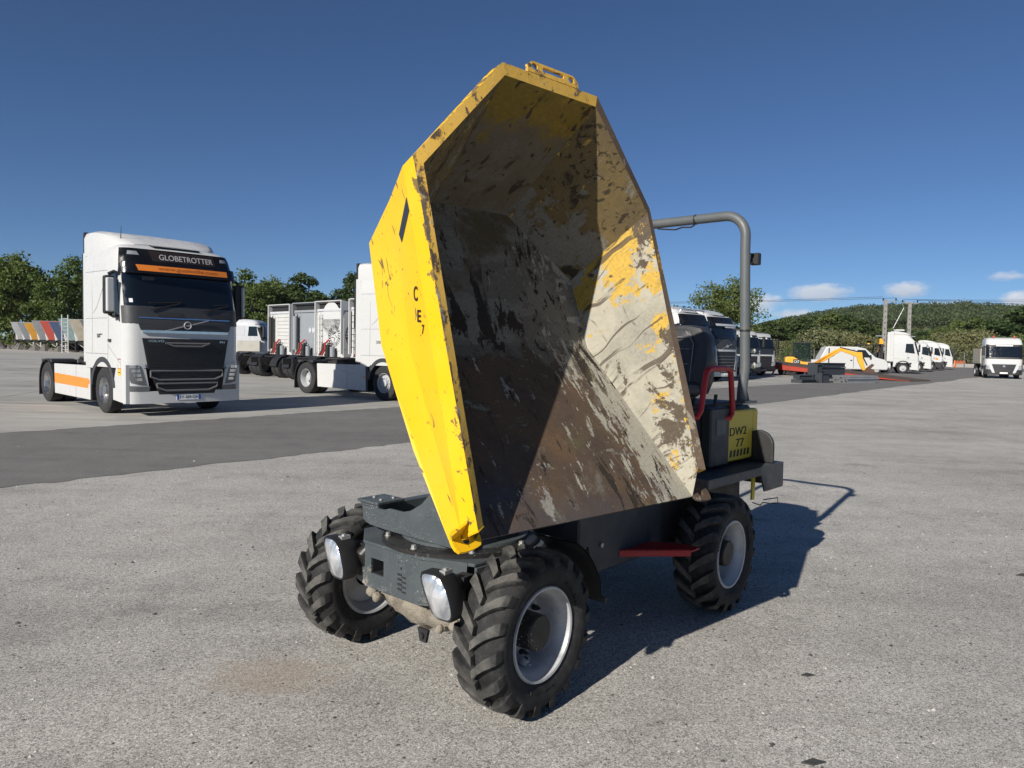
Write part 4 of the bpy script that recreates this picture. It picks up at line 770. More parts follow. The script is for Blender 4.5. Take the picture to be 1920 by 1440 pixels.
def fh_truck(name, label, loc, yaw, group, detail=2, body=WHITE, deflector=True, skirts=True, stripe=False, near=False, wb=4.03, band=None, rim=ALU, lamps=LAMP, roofbar=False, cat='lorry'):
    t = thing(name, label, cat, loc, yaw, group); sp = Sp(FHP); band = band or DKGREY
    caps = [(.07, .10), (.13, .22), (.17, .40)]
    cab_shell(sp, 1.02, 3.60, caps).build('cab', body, t)
    def P(n_, mat, quads, off=.012, nu=10, nz=4, th=.03):
        b = MB()
        for q in quads: patch(b, sp, q, off, nu, nz, th)
        return b.build(n_, mat, t)
    P('windscreen', GLASS, [yp(sp, [(-1.21, 2.33), (1.21, 2.33), (1.20, 3.03), (-1.20, 3.03)])], .012, 16, 6)
    P('visor_panel', BLACKG, [yp(sp, [(-1.235, 3.03), (1.235, 3.03), (1.16, 3.55), (-1.16, 3.55)])], .022, 16, 5, .05)
    b = MB(); sv = Sp([(3.0, -.10, 1.27), (3.26, -.16, 1.25)]); patch(b, sv, yp(sv, [(-1.24, 3.02), (1.24, 3.02), (1.22, 3.25), (-1.22, 3.25)]), .0, 16, 3, .05); b.build('sun_visor', BLACKG, t)
    b = MB(); patch(b, sp, yp(sp, [(-1.24, 1.97), (1.24, 1.97), (1.24, 2.33), (-1.24, 2.33)]), .014, 18, 4); bd = b.build('lower_band', band, t)
    for sd in (1, -1):
        P('window_surround', band, [xp(sp, [(-.36, 1.99), (-.95, 2.24), (-.95, 2.33), (-.36, 2.14)] if sd > 0 else [(-.36, 1.99), (-.95, 2.24), (-.95, 2.33), (-.36, 2.14)], sd)], .010, 6, 2)
        P('side_window', GLASS, [xp(sp, [(-.38, 2.13), (-1.02, 2.34), (-1.00, 3.04), (-.42, 3.02)], sd)], .012, 6, 4)
        P('headlight_surround', body, [yp(sp, [(sd * .80, .60), (sd * 1.235, .56), (sd * 1.245, 1.20), (sd * .88, 1.12)] if sd > 0 else [(-1.235, .56), (-.80, .60), (-.88, 1.12), (-1.245, 1.20)])], .016, 8, 4)
        hl = P('headlight', lamps, [yp(sp, [(.86, .67), (1.13, .72), (1.215, 1.10), (.965, 1.06)] if sd > 0 else [(-1.13, .72), (-.86, .67), (-.965, 1.06), (-1.215, 1.10)])], .026, 6, 5)
        if detail > 1:
            b = MB()
            for k in range(4):
                z_ = .76 + k * .09; patch(b, sp, yp(sp, [(sd * (.93 + k * .02) if sd > 0 else -(1.06 + k * .03), z_), (sd * 1.06 + k * .03 if sd > 0 else -(.93 + k * .02), z_), (1.06 + k * .03 if sd > 0 else -(.94 + k * .02), z_ + .06), (.94 + k * .02 if sd > 0 else -(1.06 + k * .03), z_ + .06)]), .029, 3, 2, .01)
            b.build('reflector', CHROME, hl)
        P('fog_light', lamps, [yp(sp, [(.80, .54), (1.16, .54), (1.17, .66), (.78, .64)] if sd > 0 else [(-1.16, .54), (-.80, .54), (-.78, .64), (-1.17, .66)])], .024, 6, 2)
        b = MB(); b.box((-.52, sd * 1.42, 2.55), (.15, .20, .80)); m_ = b.build('mirror', BLACKP, t, bevel=.04, seg=2)
        b = MB(); b.box((-.41, sd * (1.425 if sd < 0 else 1.485), 2.55), (.10, .15 if sd < 0 else .06, .70)); b.build('mirror_cover', body, m_, bevel=.025, seg=2)
        b = MB(); b.tube([(-.46, sd * 1.23, 3.0), (-.50, sd * 1.32, 3.04), (-.52, sd * 1.42, 2.98)], .035, 8); b.build('mirror_arm', BLACKP, m_); b = MB(); b.tube([(-.42, sd * 1.24, 2.10), (-.48, sd * 1.34, 2.10), (-.52, sd * 1.42, 2.16)], .03, 8); b.build('mirror_arm', BLACKP, m_)
        # lower front corner in front of the wheel, arch trim, cab side behind the wheel
        b = MB(); b.prism([(-.10, .28), (-.80, .33), (-.80, .62), (-.66, .95), (-.60, 1.10), (-.10, 1.10)], 'y', sd * 1.02, sd * 1.245); b.build('step_panel', body, t, bevel=.01)
        b = MB(); arch(b, -1.40, sd * 1.05, sd * 1.262, .63, .74, R(8), R(172), .5, 16); b.build('wheel_arch', DKGREY, t)
        b = MB(); b.prism([(-2.02, .98), (-2.45, .98), (-2.45, 1.10), (-1.95, 1.10)], 'y', sd * 1.0, sd * 1.248); b.build('cab_side_skirt', body, t)
        b = MB(); b.bb(-2.78, -2.43, sd * 1.17 - .025, sd * 1.17 + .055, 1.08, 3.60); b.build('side_deflector', body, t, bevel=.02)
        b = MB(); b.bb(-2.86, -2.785, sd * 1.17 - .02, sd * 1.17 + .05, 2.1, 3.58); b.build('rubber_edge', BLACKP, t)
        if detail > 1:    # door and panel gaps
            sm = MB()
            for q in ([(-1.075, 1.15), (-1.085, 1.15), (-1.085, 3.04), (-1.075, 3.04)], [(-.36, 1.12), (-1.08, 1.50), (-1.08, 1.51), (-.36, 1.13)], [(-1.09, 1.30), (-2.44, 1.30), (-2.44, 1.312), (-1.09, 1.312)], [(-1.09, 2.08), (-2.44, 2.08), (-2.44, 2.09), (-1.09, 2.09)], [(-1.09, 3.10), (-2.44, 3.12), (-2.44, 3.132), (-1.09, 3.112)], [(-2.02, 1.3), (-2.03, 1.3), (-2.03, 3.1), (-2.02, 3.1)], [(-1.2, 2.9), (-1.75, 2.3), (-1.76, 2.31), (-1.21, 2.91)], [(-1.75, 2.3), (-1.95, 2.2), (-1.95, 2.21), (-1.76, 2.31)]): patch(sm, sp, xp(sp, q, sd), .003, 3, 3, .01)
            sm.build('panel_gap', paint('panel_gap_grey', (.22, .22, .22), .6, dirt=0.), t)
            P('door_handle', DKGREY, [xp(sp, [(-.86, 1.57), (-1.0, 1.57), (-1.0, 1.63), (-.86, 1.63)], sd)], .03, 2, 2, .03)
    P('bumper', body, [yp(sp, [(-1.23, .28), (1.23, .28), (1.235, .54), (-1.235, .54)])], .02, 18, 3, .08)
    gr = P('grille', BLACKP, [yp(sp, [(-.82, 1.02), (.82, 1.02), (.93, 1.66), (-.93, 1.66)]), yp(sp, [(-.60, .47), (.60, .47), (.80, 1.02), (-.80, 1.02)])], .022, 10, 5, .04)
    for i in range(18 if detail > 1 else 6):
        n_ = 18 if detail > 1 else 6; z_ = .54 + i * (1.02 / n_); hw_ = float(np.interp(z_, [.47, 1.02, 1.66], [.57, .79, .90]))
        b = MB(); patch(b, sp, yp(sp, [(-hw_, z_), (hw_, z_), (hw_, z_ + .018), (-hw_, z_ + .018)]), .032, 6, 1, .012); b.build('grille_bar', BLACKP if detail > 1 else GREYC, gr)
    if detail > 1:
        def loop(z0, z1, h0, h1, n_):
            b = MB(); pts = [(-h1, z1), (h1, z1), (h0 + .06, z0 + .07), (h0 - .12, z0), (-h0 + .12, z0), (-h0 - .06, z0 + .07), (-h1, z1)]
            b.tube([sp.P(sp.uy(y, z), z) + V((.045, 0, 0)) for y, z in pts], .022, 8); b.build(n_, paint('grille_trim', (.13, .13, .135), .35, dirt=.1), gr)
        loop(.78, .97, .72, .78, 'grille_trim'); loop(.55, .70, .58, .66, 'grille_trim'); loop(1.50, 1.56, .42, .45, 'grille_trim')
        P('grille_gap', GLASS, [yp(sp, [(-.9, 1.02), (.9, 1.02), (.9, 1.035), (-.9, 1.035)])], .034, 8, 1, .01)
        P('chrome_strip', CHROME, [yp(sp, [(-.98, 2.075), (.98, 2.075), (.98, 2.10), (-.98, 2.10)])], .022, 12, 1, .02)
        P('chrome_strip', CHROME, [yp(sp, [(-.92, 1.775), (.92, 1.775), (.93, 1.83), (-.93, 1.83)])], .03, 12, 1, .03)
        P('front_panel', band, [yp(sp, [(-.95, 1.83), (.95, 1.83), (1.0, 1.98), (-1.0, 1.98)])], .016, 10, 2)
    else: P('front_panel', band, [yp(sp, [(-.95, 1.80), (.95, 1.80), (1.0, 1.98), (-1.0, 1.98)])], .016, 8, 2)
    b = MB(); c_ = sp.P(0, 1.95) + V((.03, 0, 0)); b.s = True
    b.tube([c_ + V((0, .075 * math.cos(2 * PI * k / 20), .075 * math.sin(2 * PI * k / 20))) for k in range(21)], .014, 6, False); b.s = False
    b.hexa([c_ + V((-.01, y, z)) for y, z in ((-.46, -.135), (-.08, -.03), (-.08, -.005), (-.46, -.115))] + [c_ + V((.006, y, z)) for y, z in ((-.46, -.135), (-.08, -.03), (-.08, -.005), (-.46, -.115))])
    b.hexa([c_ + V((-.01, y, z)) for y, z in ((.08, .005), (.46, .115), (.46, .135), (.08, .03))] + [c_ + V((.006, y, z)) for y, z in ((.08, .005), (.46, .115), (.46, .135), (.08, .03))])
    b.add([c_ + V((.004, y, z)) for y, z in ((-.05, -.018), (.05, -.018), (.05, .018), (-.05, .018))], [(0, 1, 2, 3)]); b.build('emblem', GLETT, t)
    P('licence_plate', PLATEW, [yp(sp, [(-.24, .345), (.28, .345), (.28, .455), (-.24, .455)])], .03, 4, 1, .012)
    for yy in (-.75, .35):
        b = MB(); p0 = sp.P(sp.uy(yy, 2.26), 2.26) + V((.04, 0, 0)); p1 = sp.P(sp.uy(yy + .62, 2.42), 2.42) + V((.03, 0, 0)); b.tube([p0, p1], .014, 6); b.tube([p1 + V((0, -.66, -.02)), p1 + V((0, .02, .03))], .012, 6); b.build('wiper', BLACKP, t)
    if detail > 1:
        for yy in (-.62, .5): b = MB(); patch(b, sp, yp(sp, [(yy, 2.12), (yy + .55, 2.12), (yy + .50, 2.21), (yy + .02, 2.21)]), .024, 4, 1, .02); b.build('vent', paint('vent_grey', (.028, .028, .03), .6, dirt=.1), bd)
    # roof: dark hatch, deflector and its struts
    b = MB(); b.hexa([(-.52, -.50, 3.62), (-.52, .50, 3.62), (-1.35, .50, 3.755), (-1.35, -.50, 3.755), (-.52, -.50, 3.655), (-.52, .50, 3.655), (-1.35, .50, 3.79), (-1.35, -.50, 3.79)]); b.build('roof_hatch', BLACKG, t)
    if deflector:
        b = MB(); b.s = True; G = []
        for x, z0, z1, h in ((-.78, 3.60, 3.69, .86), (-.95, 3.56, 3.79, 1.06), (-1.25, 3.52, 3.90, 1.16), (-1.6, 3.50, 3.98, 1.19), (-2.0, 3.50, 4.04, 1.20), (-2.4, 3.50, 4.07, 1.20), (-2.66, 3.50, 4.07, 1.20)):
            r_ = min(.16, (z1 - z0) * .9); G.append([V((x, -h, z0)), V((x, -h, z1 - r_)), V((x, -h + r_ * .3, z1 - r_ * .3)), V((x, -h + r_, z1)), V((x, -.55, z1 + .01)), V((x, 0, z1 + .015)), V((x, .55, z1 + .01)), V((x, h - r_, z1)), V((x, h - r_ * .3, z1 - r_ * .3)), V((x, h, z1 - r_)), V((x, h, z0))])
        G = [[p + V((-.25 * (1 - abs(p.y) / 1.2) * 0, 0, 0)) for p in r_] for r_ in G]; b.grid(G); b.add(G[0], [list(range(11))]); b.add(G[-1], [list(range(11))[::-1]]); b.add(G[0][:1] + G[-1][:1] + G[-1][-1:] + G[0][-1:], [(0, 1, 2, 3)]); b.build('roof_deflector', body, t)
        for sd in (1, -1): b = MB(); b.bb(-2.76, -2.665, sd * 1.16 - .03, sd * 1.16 + .04, 3.56, 4.06); b.build('rubber_edge', BLACKP, t)
    if roofbar:
        b = MB(); b.tube([(-.6, -1.1, 3.66), (-.55, -1.05, 3.78), (-.55, 1.05, 3.78), (-.6, 1.1, 3.66)], .03, 8)
        for yy in (-.7, -.25, .25, .7): b.cyl((-.5, yy, 3.88), (-.6, yy, 3.88), .10, 14)
        b.build('lamp_bar', CHROME, t)
    # chassis
    b = MB()
    for yy in (-.42, .42): b.bb(-wb - 2.3, -.4, yy - .04, yy + .04, .72, .98)
    for xx in (-2.7, -3.6, -wb - 2.2): b.bb(xx - .05, xx + .05, -.40, .40, .75, .95)
    b.build('chassis', CHASSIS, t); fx = -1.4 - wb
    b = MB(); b.lathe([(.10, 0), (.50, 0), (.52, .03), (.50, .06), (.1, .06)], (fx + .2, 0, 1.10), (0, 0, 1), 24); b.bb(fx - .2, fx + .6, -.45, .45, .98, 1.10); b.build('coupling_plate', CHASSIS, t)
    b = MB(); b.tube([(-1.4, -1.0, .5), (-1.4, 1., .5)], .07, 8); b.tube([(fx, -1., .5), (fx, 1., .5)], .12, 8); b.bb(fx - .25, fx + .25, -.2, .2, .3, .7); b.bb(-.9, -.2, -.7, .7, .3, 1.0); b.bb(-2.4, -.9, -.5, .5, .55, 1.0); b.build('axles', CHASSIS, t)
    for sd in (1, -1):
        truck_wheel(t, -1.40, sd * 1.085, sd, .51, .31, rim, False, detail > 1); truck_wheel(t, fx, sd * 1.085, sd, .51, .31, rim, True, detail > 1)
        b = MB(); arch(b, fx, sd * .62, sd * 1.25, .575, .605, R(5), R(178), .5, 16); b.bb(fx - .62, fx - .59, sd * .935 - .31, sd * .935 + .31, .16, .55); b.build('mudguard', BLACKP, t)
        b = MB(); b.bb(fx - .45, fx - .15, sd * .935 - .29, sd * .935 + .29, 1.02, 1.09); b.bb(fx + .1, fx + .4, sd * .935 - .29, sd * .935 + .29, 1.02, 1.09); b.build('mudguard_step', DKGREY, t)
        if skirts:
            xs0, xs1 = -2.20, fx + .66
            b = MB(); b.prism([(xs0, .24), (xs1, .26), (xs1 - .04, 1.0), (xs0 - .04, 1.02)], 'y', sd * 1.20, sd * 1.235); sk = b.build('side_skirt', body, t, bevel=.01)
            b = MB(); b.bb(-2.20, -2.10, sd * 1.0, sd * 1.24, .24, 1.02); b.build('skirt_end', BLACKP, t)
            b = MB(); b.bb((xs0 + xs1) / 2 + .3, (xs0 + xs1) / 2 + .312, sd * 1.2355, sd * 1.2375, .26, 1.0); b.build('panel_gap', paint('panel_gap_grey', (.22, .22, .22), .6, dirt=0.), sk)
            b = MB(); b.bb(-2.32, -2.26, sd * 1.236, sd * 1.239, .60, .68); b.build('side_marker', ORANGE, sk)
            if stripe:
                b = MB(); b.plate([(xs1 + .02, sd * 1.2375, .52), (-2.36, sd * 1.2375, .50), (-2.32, sd * 1.2375, .72), (xs1 - .01, sd * 1.2375, .77)], .002, (0, sd, 0)); b.build('orange_stripe', ORANGE, sk)
        else:
            b = MB(); b.cyl((-2.6, sd * .85, .62), (-3.9, sd * .85, .62), .30, 20); b.build('fuel_tank', ALU if detail > 1 else SILVER, t)
    # rear of the cab: air lines and bracket
    b = MB(); b.tube([(-2.5, .2, 1.6), (-2.7, .1, 1.4), (-2.8, .0, 1.1), (-3.2, .1, 1.0)], .03, 6); b.bb(-2.75, -2.5, -.3, .3, 1.0, 1.35); b.build('air_lines', CHASSIS, t)
    b = MB(); b.tube([(-1.05, -.98, 3.72), (-1.07, -.98, 3.76), (-1.02, -.985, 4.08)], [.02, .012, .004], 6); b.build('antenna', BLACKP, t)
    return t, sp, gr
# the white tractor unit with orange stripes
t, sp, gr = fh_truck('tractor_unit', 'white tractor unit with orange visor strip and orange side stripe on the concrete', (-7.091, 16.181, 0), -.746, 'tractor units parked in the yard', stripe=True, lamps=LAMPD)
def front_text(t, sp, body, mat, y, z, wd, hg, off, name='lettering', th=.002):
    o = text(body, mat, t, M.Identity(4), wd, hg, name, th)
    for v in o.data.vertices:      # wrap the letters on the curved panel
        yy, zz_ = y + v.co.x, z + v.co.y; u = sp.uy(yy, zz_); v.co = sp.P(u, zz_) + sp.N(u, zz_) * (off + v.co.z)
    return o
vis = Sp([(3.0, -.10, 1.27), (3.26, -.16, 1.25)])
b = MB(); patch(b, vis, yp(vis, [(-.95, 3.075), (.98, 3.075), (.97, 3.20), (-1.0, 3.20)]), .006, 12, 1, .008); b.build('orange_strip', ORANGE, t)
front_text(t, vis, 'www.gualeville.com', OINK, .09, 3.135, 1.30, .10, .0075)
front_text(t, sp, 'GLOBETROTTER', paint('sign_letters', (.50, .49, .48), .4, dirt=0), .13, 3.40, 1.18, .12, .0275)
b = MB(); patch(b, sp, yp(sp, [(-.60, 3.30), (.78, 3.30), (.76, 3.52), (-.66, 3.52)]), .0255, 8, 2, .01); b.build('sign_panel', paint('sign_panel_brown', (.028, .020, .018), .15, dirt=.1), t)
b = MB(); patch(b, sp, yp(sp, [(-1.08, 3.41), (-.86, 3.41), (-.90, 3.49), (-1.06, 3.49)]), .026, 3, 1, .01); patch(b, sp, yp(sp, [(.90, 3.41), (1.06, 3.41), (1.04, 3.48), (.92, 3.48)]), .026, 3, 1, .01); b.build('roof_lamp', GREYC, t)
front_text(t, sp, 'VOLVO', CHROME, -.66, 1.605, .32, .050, .0365); front_text(t, sp, 'FH', CHROME, .78, 1.605, .11, .050, .0365)
front_text(t, sp, 'EY-369-QH', INK, .02, .40, .40, .075, .032)
for y0, y1 in ((-.24, -.195), (.235, .28)): b = MB(); patch(b, sp, yp(sp, [(y0, .346), (y1, .346), (y1, .454), (y0, .454)]), .0315, 1, 1, .004); b.build('plate_band', BLUE, t)
def side_lbl(t, sp, body, x, z, wd, hg, mat=INK, sd=-1):
    c_ = sp.P(sp.ux(x, z, sd), z) + V((0, sd * .004, 0)); return text(body, mat, t, frame(c_, (-sd, 0, 0), (0, 0, 1)), wd, hg)
side_lbl(t, sp, '500', -1.62, 1.70, .20, .085)
b = MB(); b.hexa([(-1.40, -1.2505, 1.72), (-1.52, -1.2505, 1.72), (-1.54, -1.2505, 1.75), (-1.38, -1.2505, 1.735), (-1.40, -1.2545, 1.72), (-1.52, -1.2545, 1.72), (-1.54, -1.2545, 1.75), (-1.38, -1.2545, 1.735)]); b.build('flash', INK, t)
# blind spot warning sticker by the wheel
b = MB(); b.bb(-.50, -.34, -1.2485, -1.2455, .86, 1.22); stk = b.build('warning_sticker', STICKY, t)
b = MB(); b.bb(-.50, -.34, -1.2500, -1.2487, 1.20, 1.22); b.bb(-.50, -.49, -1.25, -1.2487, .88, 1.20); b.bb(-.35, -.34, -1.25, -1.2487, .88, 1.20); b.bb(-.50, -.34, -1.25, -1.2487, 1.0, 1.015); b.build('red_border', RED, stk)
b = MB(); b.plate([(-.48, -1.2487, 1.03), (-.37, -1.2487, 1.03), (-.37, -1.2487, 1.10), (-.43, -1.2487, 1.17), (-.48, -1.2487, 1.10)], .001, (0, -1, 0)); b.bb(-.47, -.37, -1.2497, -1.2487, .92, .94); b.build('pictogram', INK, stk)
b = MB(); patch(b, sp, yp(sp, [(-1.13, 2.40), (-1.07, 2.40), (-1.07, 2.48), (-1.13, 2.48)]), .016, 1, 1, .01); b.build('windscreen_sticker', PLATEW, t)
b = MB(); b.box(sp.P(-.75, 2.93) + V((.02, .0, 0)), (.03, .26, .10)); b.build('sensor_box', DKGREY, t, bevel=.02)
# second white tractor unit, most of it behind the skip
t2, sp2, g2 = fh_truck('tractor_unit', 'white tractor unit half hidden behind the raised yellow skip', (-1.88, 21.6, 0), -.703, 'tractor units parked in the yard', rim=STEELW, wb=3.9)
side_lbl(t2, sp2, '500', -1.62, 1.70, .20, .085)
# ------------------------------------------------------------------ other vehicles in the yard
def add_plain_wheels(t, xs, R_=.5, dual=(), rim=STEELW):
    for x in xs:
        for sd in (1, -1): truck_wheel(t, x, sd * 1.07, sd, R_, .30, rim, x in dual, 0)
def plain_truck(label, loc, yaw, group, prof, roof, ws, body=WHITE, upper=None, chin=None, grille=((.55, .55), (.62, 1.15)), bumper=None, wb=3.8, rear=-2.2, dark_bumper=False, caps=None, deflector=0, skirts=False, lamps=LAMP, beacons=0, tag_strip=True, windows=True, hub=STEELW, drop=0, r=.24, axles=1, win=None):
    t = thing('lorry', label, 'lorry', loc, yaw, group); sp = Sp(prof, r, rear); zt = roof
    cab_shell(sp, 1.0, zt, caps or [(.06, .08), (.10, .22)]).build('cab', body, t)
    def P(n_, mat, quads, off=.012, nu=8, nz=3, th=.03, par=None):
        b = MB()
        for q in quads: patch(b, sp, q, off, nu, nz, th)
        return b.build(n_, mat, par or t)
    z0, z1 = ws; up = upper or BLACKP
    P('windscreen_surround', up, [yp(sp, [(-1.22, z0 - .14), (1.22, z0 - .14), (1.2, z1 + .16), (-1.2, z1 + .16)])], .010, 14, 4)
    P('windscreen', GLASS, [yp(sp, [(-1.15, z0), (1.15, z0), (1.12, z1), (-1.12, z1)])], .034, 14, 4, .05)
    if tag_strip: P('sign_strip', PLATEW, [yp(sp, [(-.55, z1 + .04), (.55, z1 + .04), (.55, z1 + .12), (-.55, z1 + .12)])], .022, 6, 1, .02)
    if chin: P('chin_panel', chin, [yp(sp, [(-.95, z0 - .42), (.95, z0 - .42), (1.22, z0 - .14), (-1.22, z0 - .14)])], .014, 10, 2)
    (h0, g0), (h1, g1) = grille
    gp = P('grille', BLACKP, [yp(sp, [(-h0, g0), (h0, g0), (h1, g1), (-h1, g1)])], .02, 8, 3)
    for i in range(4): k = (i + .5) / 4; z_ = g0 + (g1 - g0) * k; hh = h0 + (h1 - h0) * k - .05; P('grille_bar', DKGREY, [yp(sp, [(-hh, z_), (hh, z_), (hh, z_ + .04), (-hh, z_ + .04)])], .032, 6, 1, .012, gp)
    P('bumper', BLACKP if dark_bumper else (bumper or body), [yp(sp, [(-1.22, .32), (1.22, .32), (1.23, .66), (-1.23, .66)])], .03, 14, 2, .1)
    P('licence_plate', PLATEW, [yp(sp, [(-.26, .40), (.26, .40), (.26, .50), (-.26, .50)])], .045, 3, 1, .015)
    for sd in (1, -1):
        P('headlight', lamps, [yp(sp, [(.72, .70), (1.16, .72), (1.2, 1.02), (.78, .95)] if sd > 0 else [(-1.16, .72), (-.72, .70), (-.78, .95), (-1.2, 1.02)])], .022, 5, 2)
        wn_ = win or [(-.36, z0 - .10), (-1.0, z0 + .05), (-1.0, z1 + .02), (-.50, z1 + .02)]
        if windows: P('side_window', GLASS, [xp(sp, wn_, sd)], .012, 4, 3)
        b = MB(); b.box((-.12, sd * 1.40, (z0 + z1) / 2 + .05), (.14, .20, .70)); m_ = b.build('mirror', BLACKP, t, bevel=.03)
        b = MB(); b.tube([(-.35, sd * 1.2, z1), (-.15, sd * 1.4, z1 + .02)], .025, 6); b.build('mirror_arm', BLACKP, m_)
        b = MB(); b.prism([(-.12, .34), (-.82, .38), (-.80, .66), (-.62, 1.08), (-.12, 1.08)], 'y', sd * 1.0, sd * 1.235); b.build('step_panel', body if not dark_bumper else BLACKP, t, bevel=.01)
        b = MB(); arch(b, -1.38, sd * 1.02, sd * 1.25, .60, .70, R(10), R(170), .5, 10); b.build('wheel_arch', DKGREY, t)
        b = MB(); b.bb(rear, -1.95, sd * 1.0, sd * 1.24, .62, 1.02); b.build('cab_skirt', body, t)
        b = MB(); patch(b, sp, xp(sp, [(-1.10, 1.1), (-1.115, 1.1), (-1.115, z1 + .1), (-1.10, z1 + .1)], sd), .003, 2, 2, .01); patch(b, sp, xp(sp, [(-.40, 1.25), (rear, 1.38), (rear, 1.395), (-.40, 1.265)], sd), .003, 4, 1, .01); b.build('panel_gap', paint('panel_gap_grey', (.22, .22, .22), .6, dirt=0.), t)
        P('door_handle', BLACKP, [xp(sp, [(-.9, 1.42), (-1.04, 1.42), (-1.04, 1.5), (-.9, 1.5)], sd)], .02, 2, 1)
        if skirts: b = MB(); b.bb(-1.38 - wb + .7, rear + .05, sd * 1.19, sd * 1.23, .26, 1.0); b.build('side_skirt', body, t, bevel=.01)
        else: b = MB(); b.cyl((rear - .2, sd * .85, .65), (rear - 1.3, sd * .85, .65), .3, 16); b.build('fuel_tank', SILVER, t)
    if deflector:
        b = MB(); b.prism([(-.75, zt + .04), (-1.2, zt + deflector * .62), (-1.9, zt + deflector * .95), (rear, zt + deflector), (rear, zt + .04)], 'y', -1.12, 1.12); b.build('roof_deflector', body, t, bevel=.09, seg=3)
        for sd in (1, -1): b = MB(); b.bb(rear - .30, rear - .01, sd * 1.18 - .02, sd * 1.18 + .04, 1.1, zt + deflector * .9); b.build('side_deflector', body, t)
    for k in range(beacons): b = MB(); yy = (-.7, .7, 0)[k]; b.s = True; b.lathe([(.07, 0), (.07, .10), (.03, .15), (0, .15)], (-.7, yy, zt + .09), (0, 0, 1), 12); b.build('beacon', paint('beacon_red', (.5, .03, .015), .25, dirt=.05), t)
    b = MB()
    for yy in (-.42, .42): b.bb(-1.38 - wb - 1.0, -.4, yy - .04, yy + .04, .70, .96)
    b.bb(-.9, -.15, -.8, .8, .35, 1.0); b.bb(rear, -.9, -.5, .5, .5, 1.0); b.build('chassis', CHASSIS, t)
    ax = [-1.38 - wb + (i * -1.35) for i in range(axles)]; add_plain_wheels(t, [-1.38] + ax, .5, ax, hub)
    for x in ax:
        for sd in (1, -1): b = MB(); arch(b, x, sd * .62, sd * 1.23, .57, .60, R(5), R(175), .5, 10); b.build('mudguard', BLACKP, t)
    return t, sp
TP = [(.25, 0, 1.24), (1.0, .0, 1.24), (1.72, -.01, 1.24), (2.70, -.34, 1.24), (2.9, -.42, 1.22), (3.2, -.62, 1.17)]
TP2 = [(.25, 0, 1.24), (1.0, .0, 1.24), (1.72, -.01, 1.24), (2.70, -.30, 1.24), (2.95, -.36, 1.22), (3.5, -.85, 1.15)]
LOWP = [(.4, 0, 1.2), (1.0, .0, 1.2), (1.7, -.02, 1.2), (2.6, -.28, 1.2), (2.85, -.42, 1.16)]
GR = 'lorries parked along the far side'
# two tall white tractor units behind the dumper's seat and two dark-fronted tippers next to them
fh_truck('tractor_unit', 'white tractor unit with a chrome lamp bar, just behind the black seat back', (9.75, 38.6, 0), -.84, 'tractor units parked in the yard', detail=1, roofbar=True, lamps=LAMPD)
t3, sp3, _ = fh_truck('tractor_unit', 'white tractor unit with a pale visor strip seen through the red grab rail', (11.9, 41.2, 0), -.84, 'tractor units parked in the yard', detail=1, lamps=LAMPD)
b = MB(); patch(b, vis, yp(vis, [(-.9, 3.07), (1.0, 3.07), (1.0, 3.19), (-.95, 3.19)]), .006, 10, 1, .008); patch(b, vis, yp(vis, [(-.1, 2.97), (1.0, 2.97), (1.0, 3.04), (-.1, 3.04)]), .006, 6, 1, .008); b.build('visor_strip', SILVER, t3)
DKB = paint('dark_navy_paint', (.022, .026, .032), .35, dirt=.2)
def tipper_body(t, col=DKB, x0=-2.5, x1=-6.6, z1=2.7):
    b = MB(); b.prism([(x0, 1.15), (x1, 1.15), (x1, z1 - .1), (x0 + .1, z1)], 'y', -1.22, 1.22); tb_ = b.build('tipper_body', col, t, bevel=.03)
    b = MB(); b.prism([(x0 + .1, z1), (x0 + 1.3, z1 + .45), (x0 + 1.35, z1 + .40), (x0 + .2, z1 - .08)], 'y', -1.15, 1.15); b.build('cab_guard', WOODB, tb_)
for i, (loc, lab, cw) in enumerate((((15.0, 47.2, 0), 'dark tipper lorry with a red beacon, half hidden by the roll bar post', WHITE), ((17.9, 52.8, 0), 'dark tipper lorry with a white chin beside the red loading deck', WHITE))):
    t, sp = plain_truck(lab, loc, -1.1, 'tipper lorries behind the roll bar', LOWP, 2.95, (1.95, 2.6), body=WHITE, upper=DKB, chin=DKB, dark_bumper=True, grille=((.72, .66), (.80, 1.42)), beacons=1 if i == 0 else 0, axles=2, wb=3.9, r=.2)
    tipper_body(t)
    b = MB(); b.bb(-.35, .16, -1.1, 1.1, .45, .52); b.build('bumper_bar', BLACKP, t); b = MB()
    for sd in (1, -1): patch(b, sp, yp(sp, [(.86, .74), (1.1, .74), (1.14, 1.0), (.9, 1.0)] if sd > 0 else [(-1.1, .74), (-.86, .74), (-.9, 1.0), (-1.14, 1.0)]), .05, 4, 2, .02)
    b.build('lamp_guard', CHROME, t)
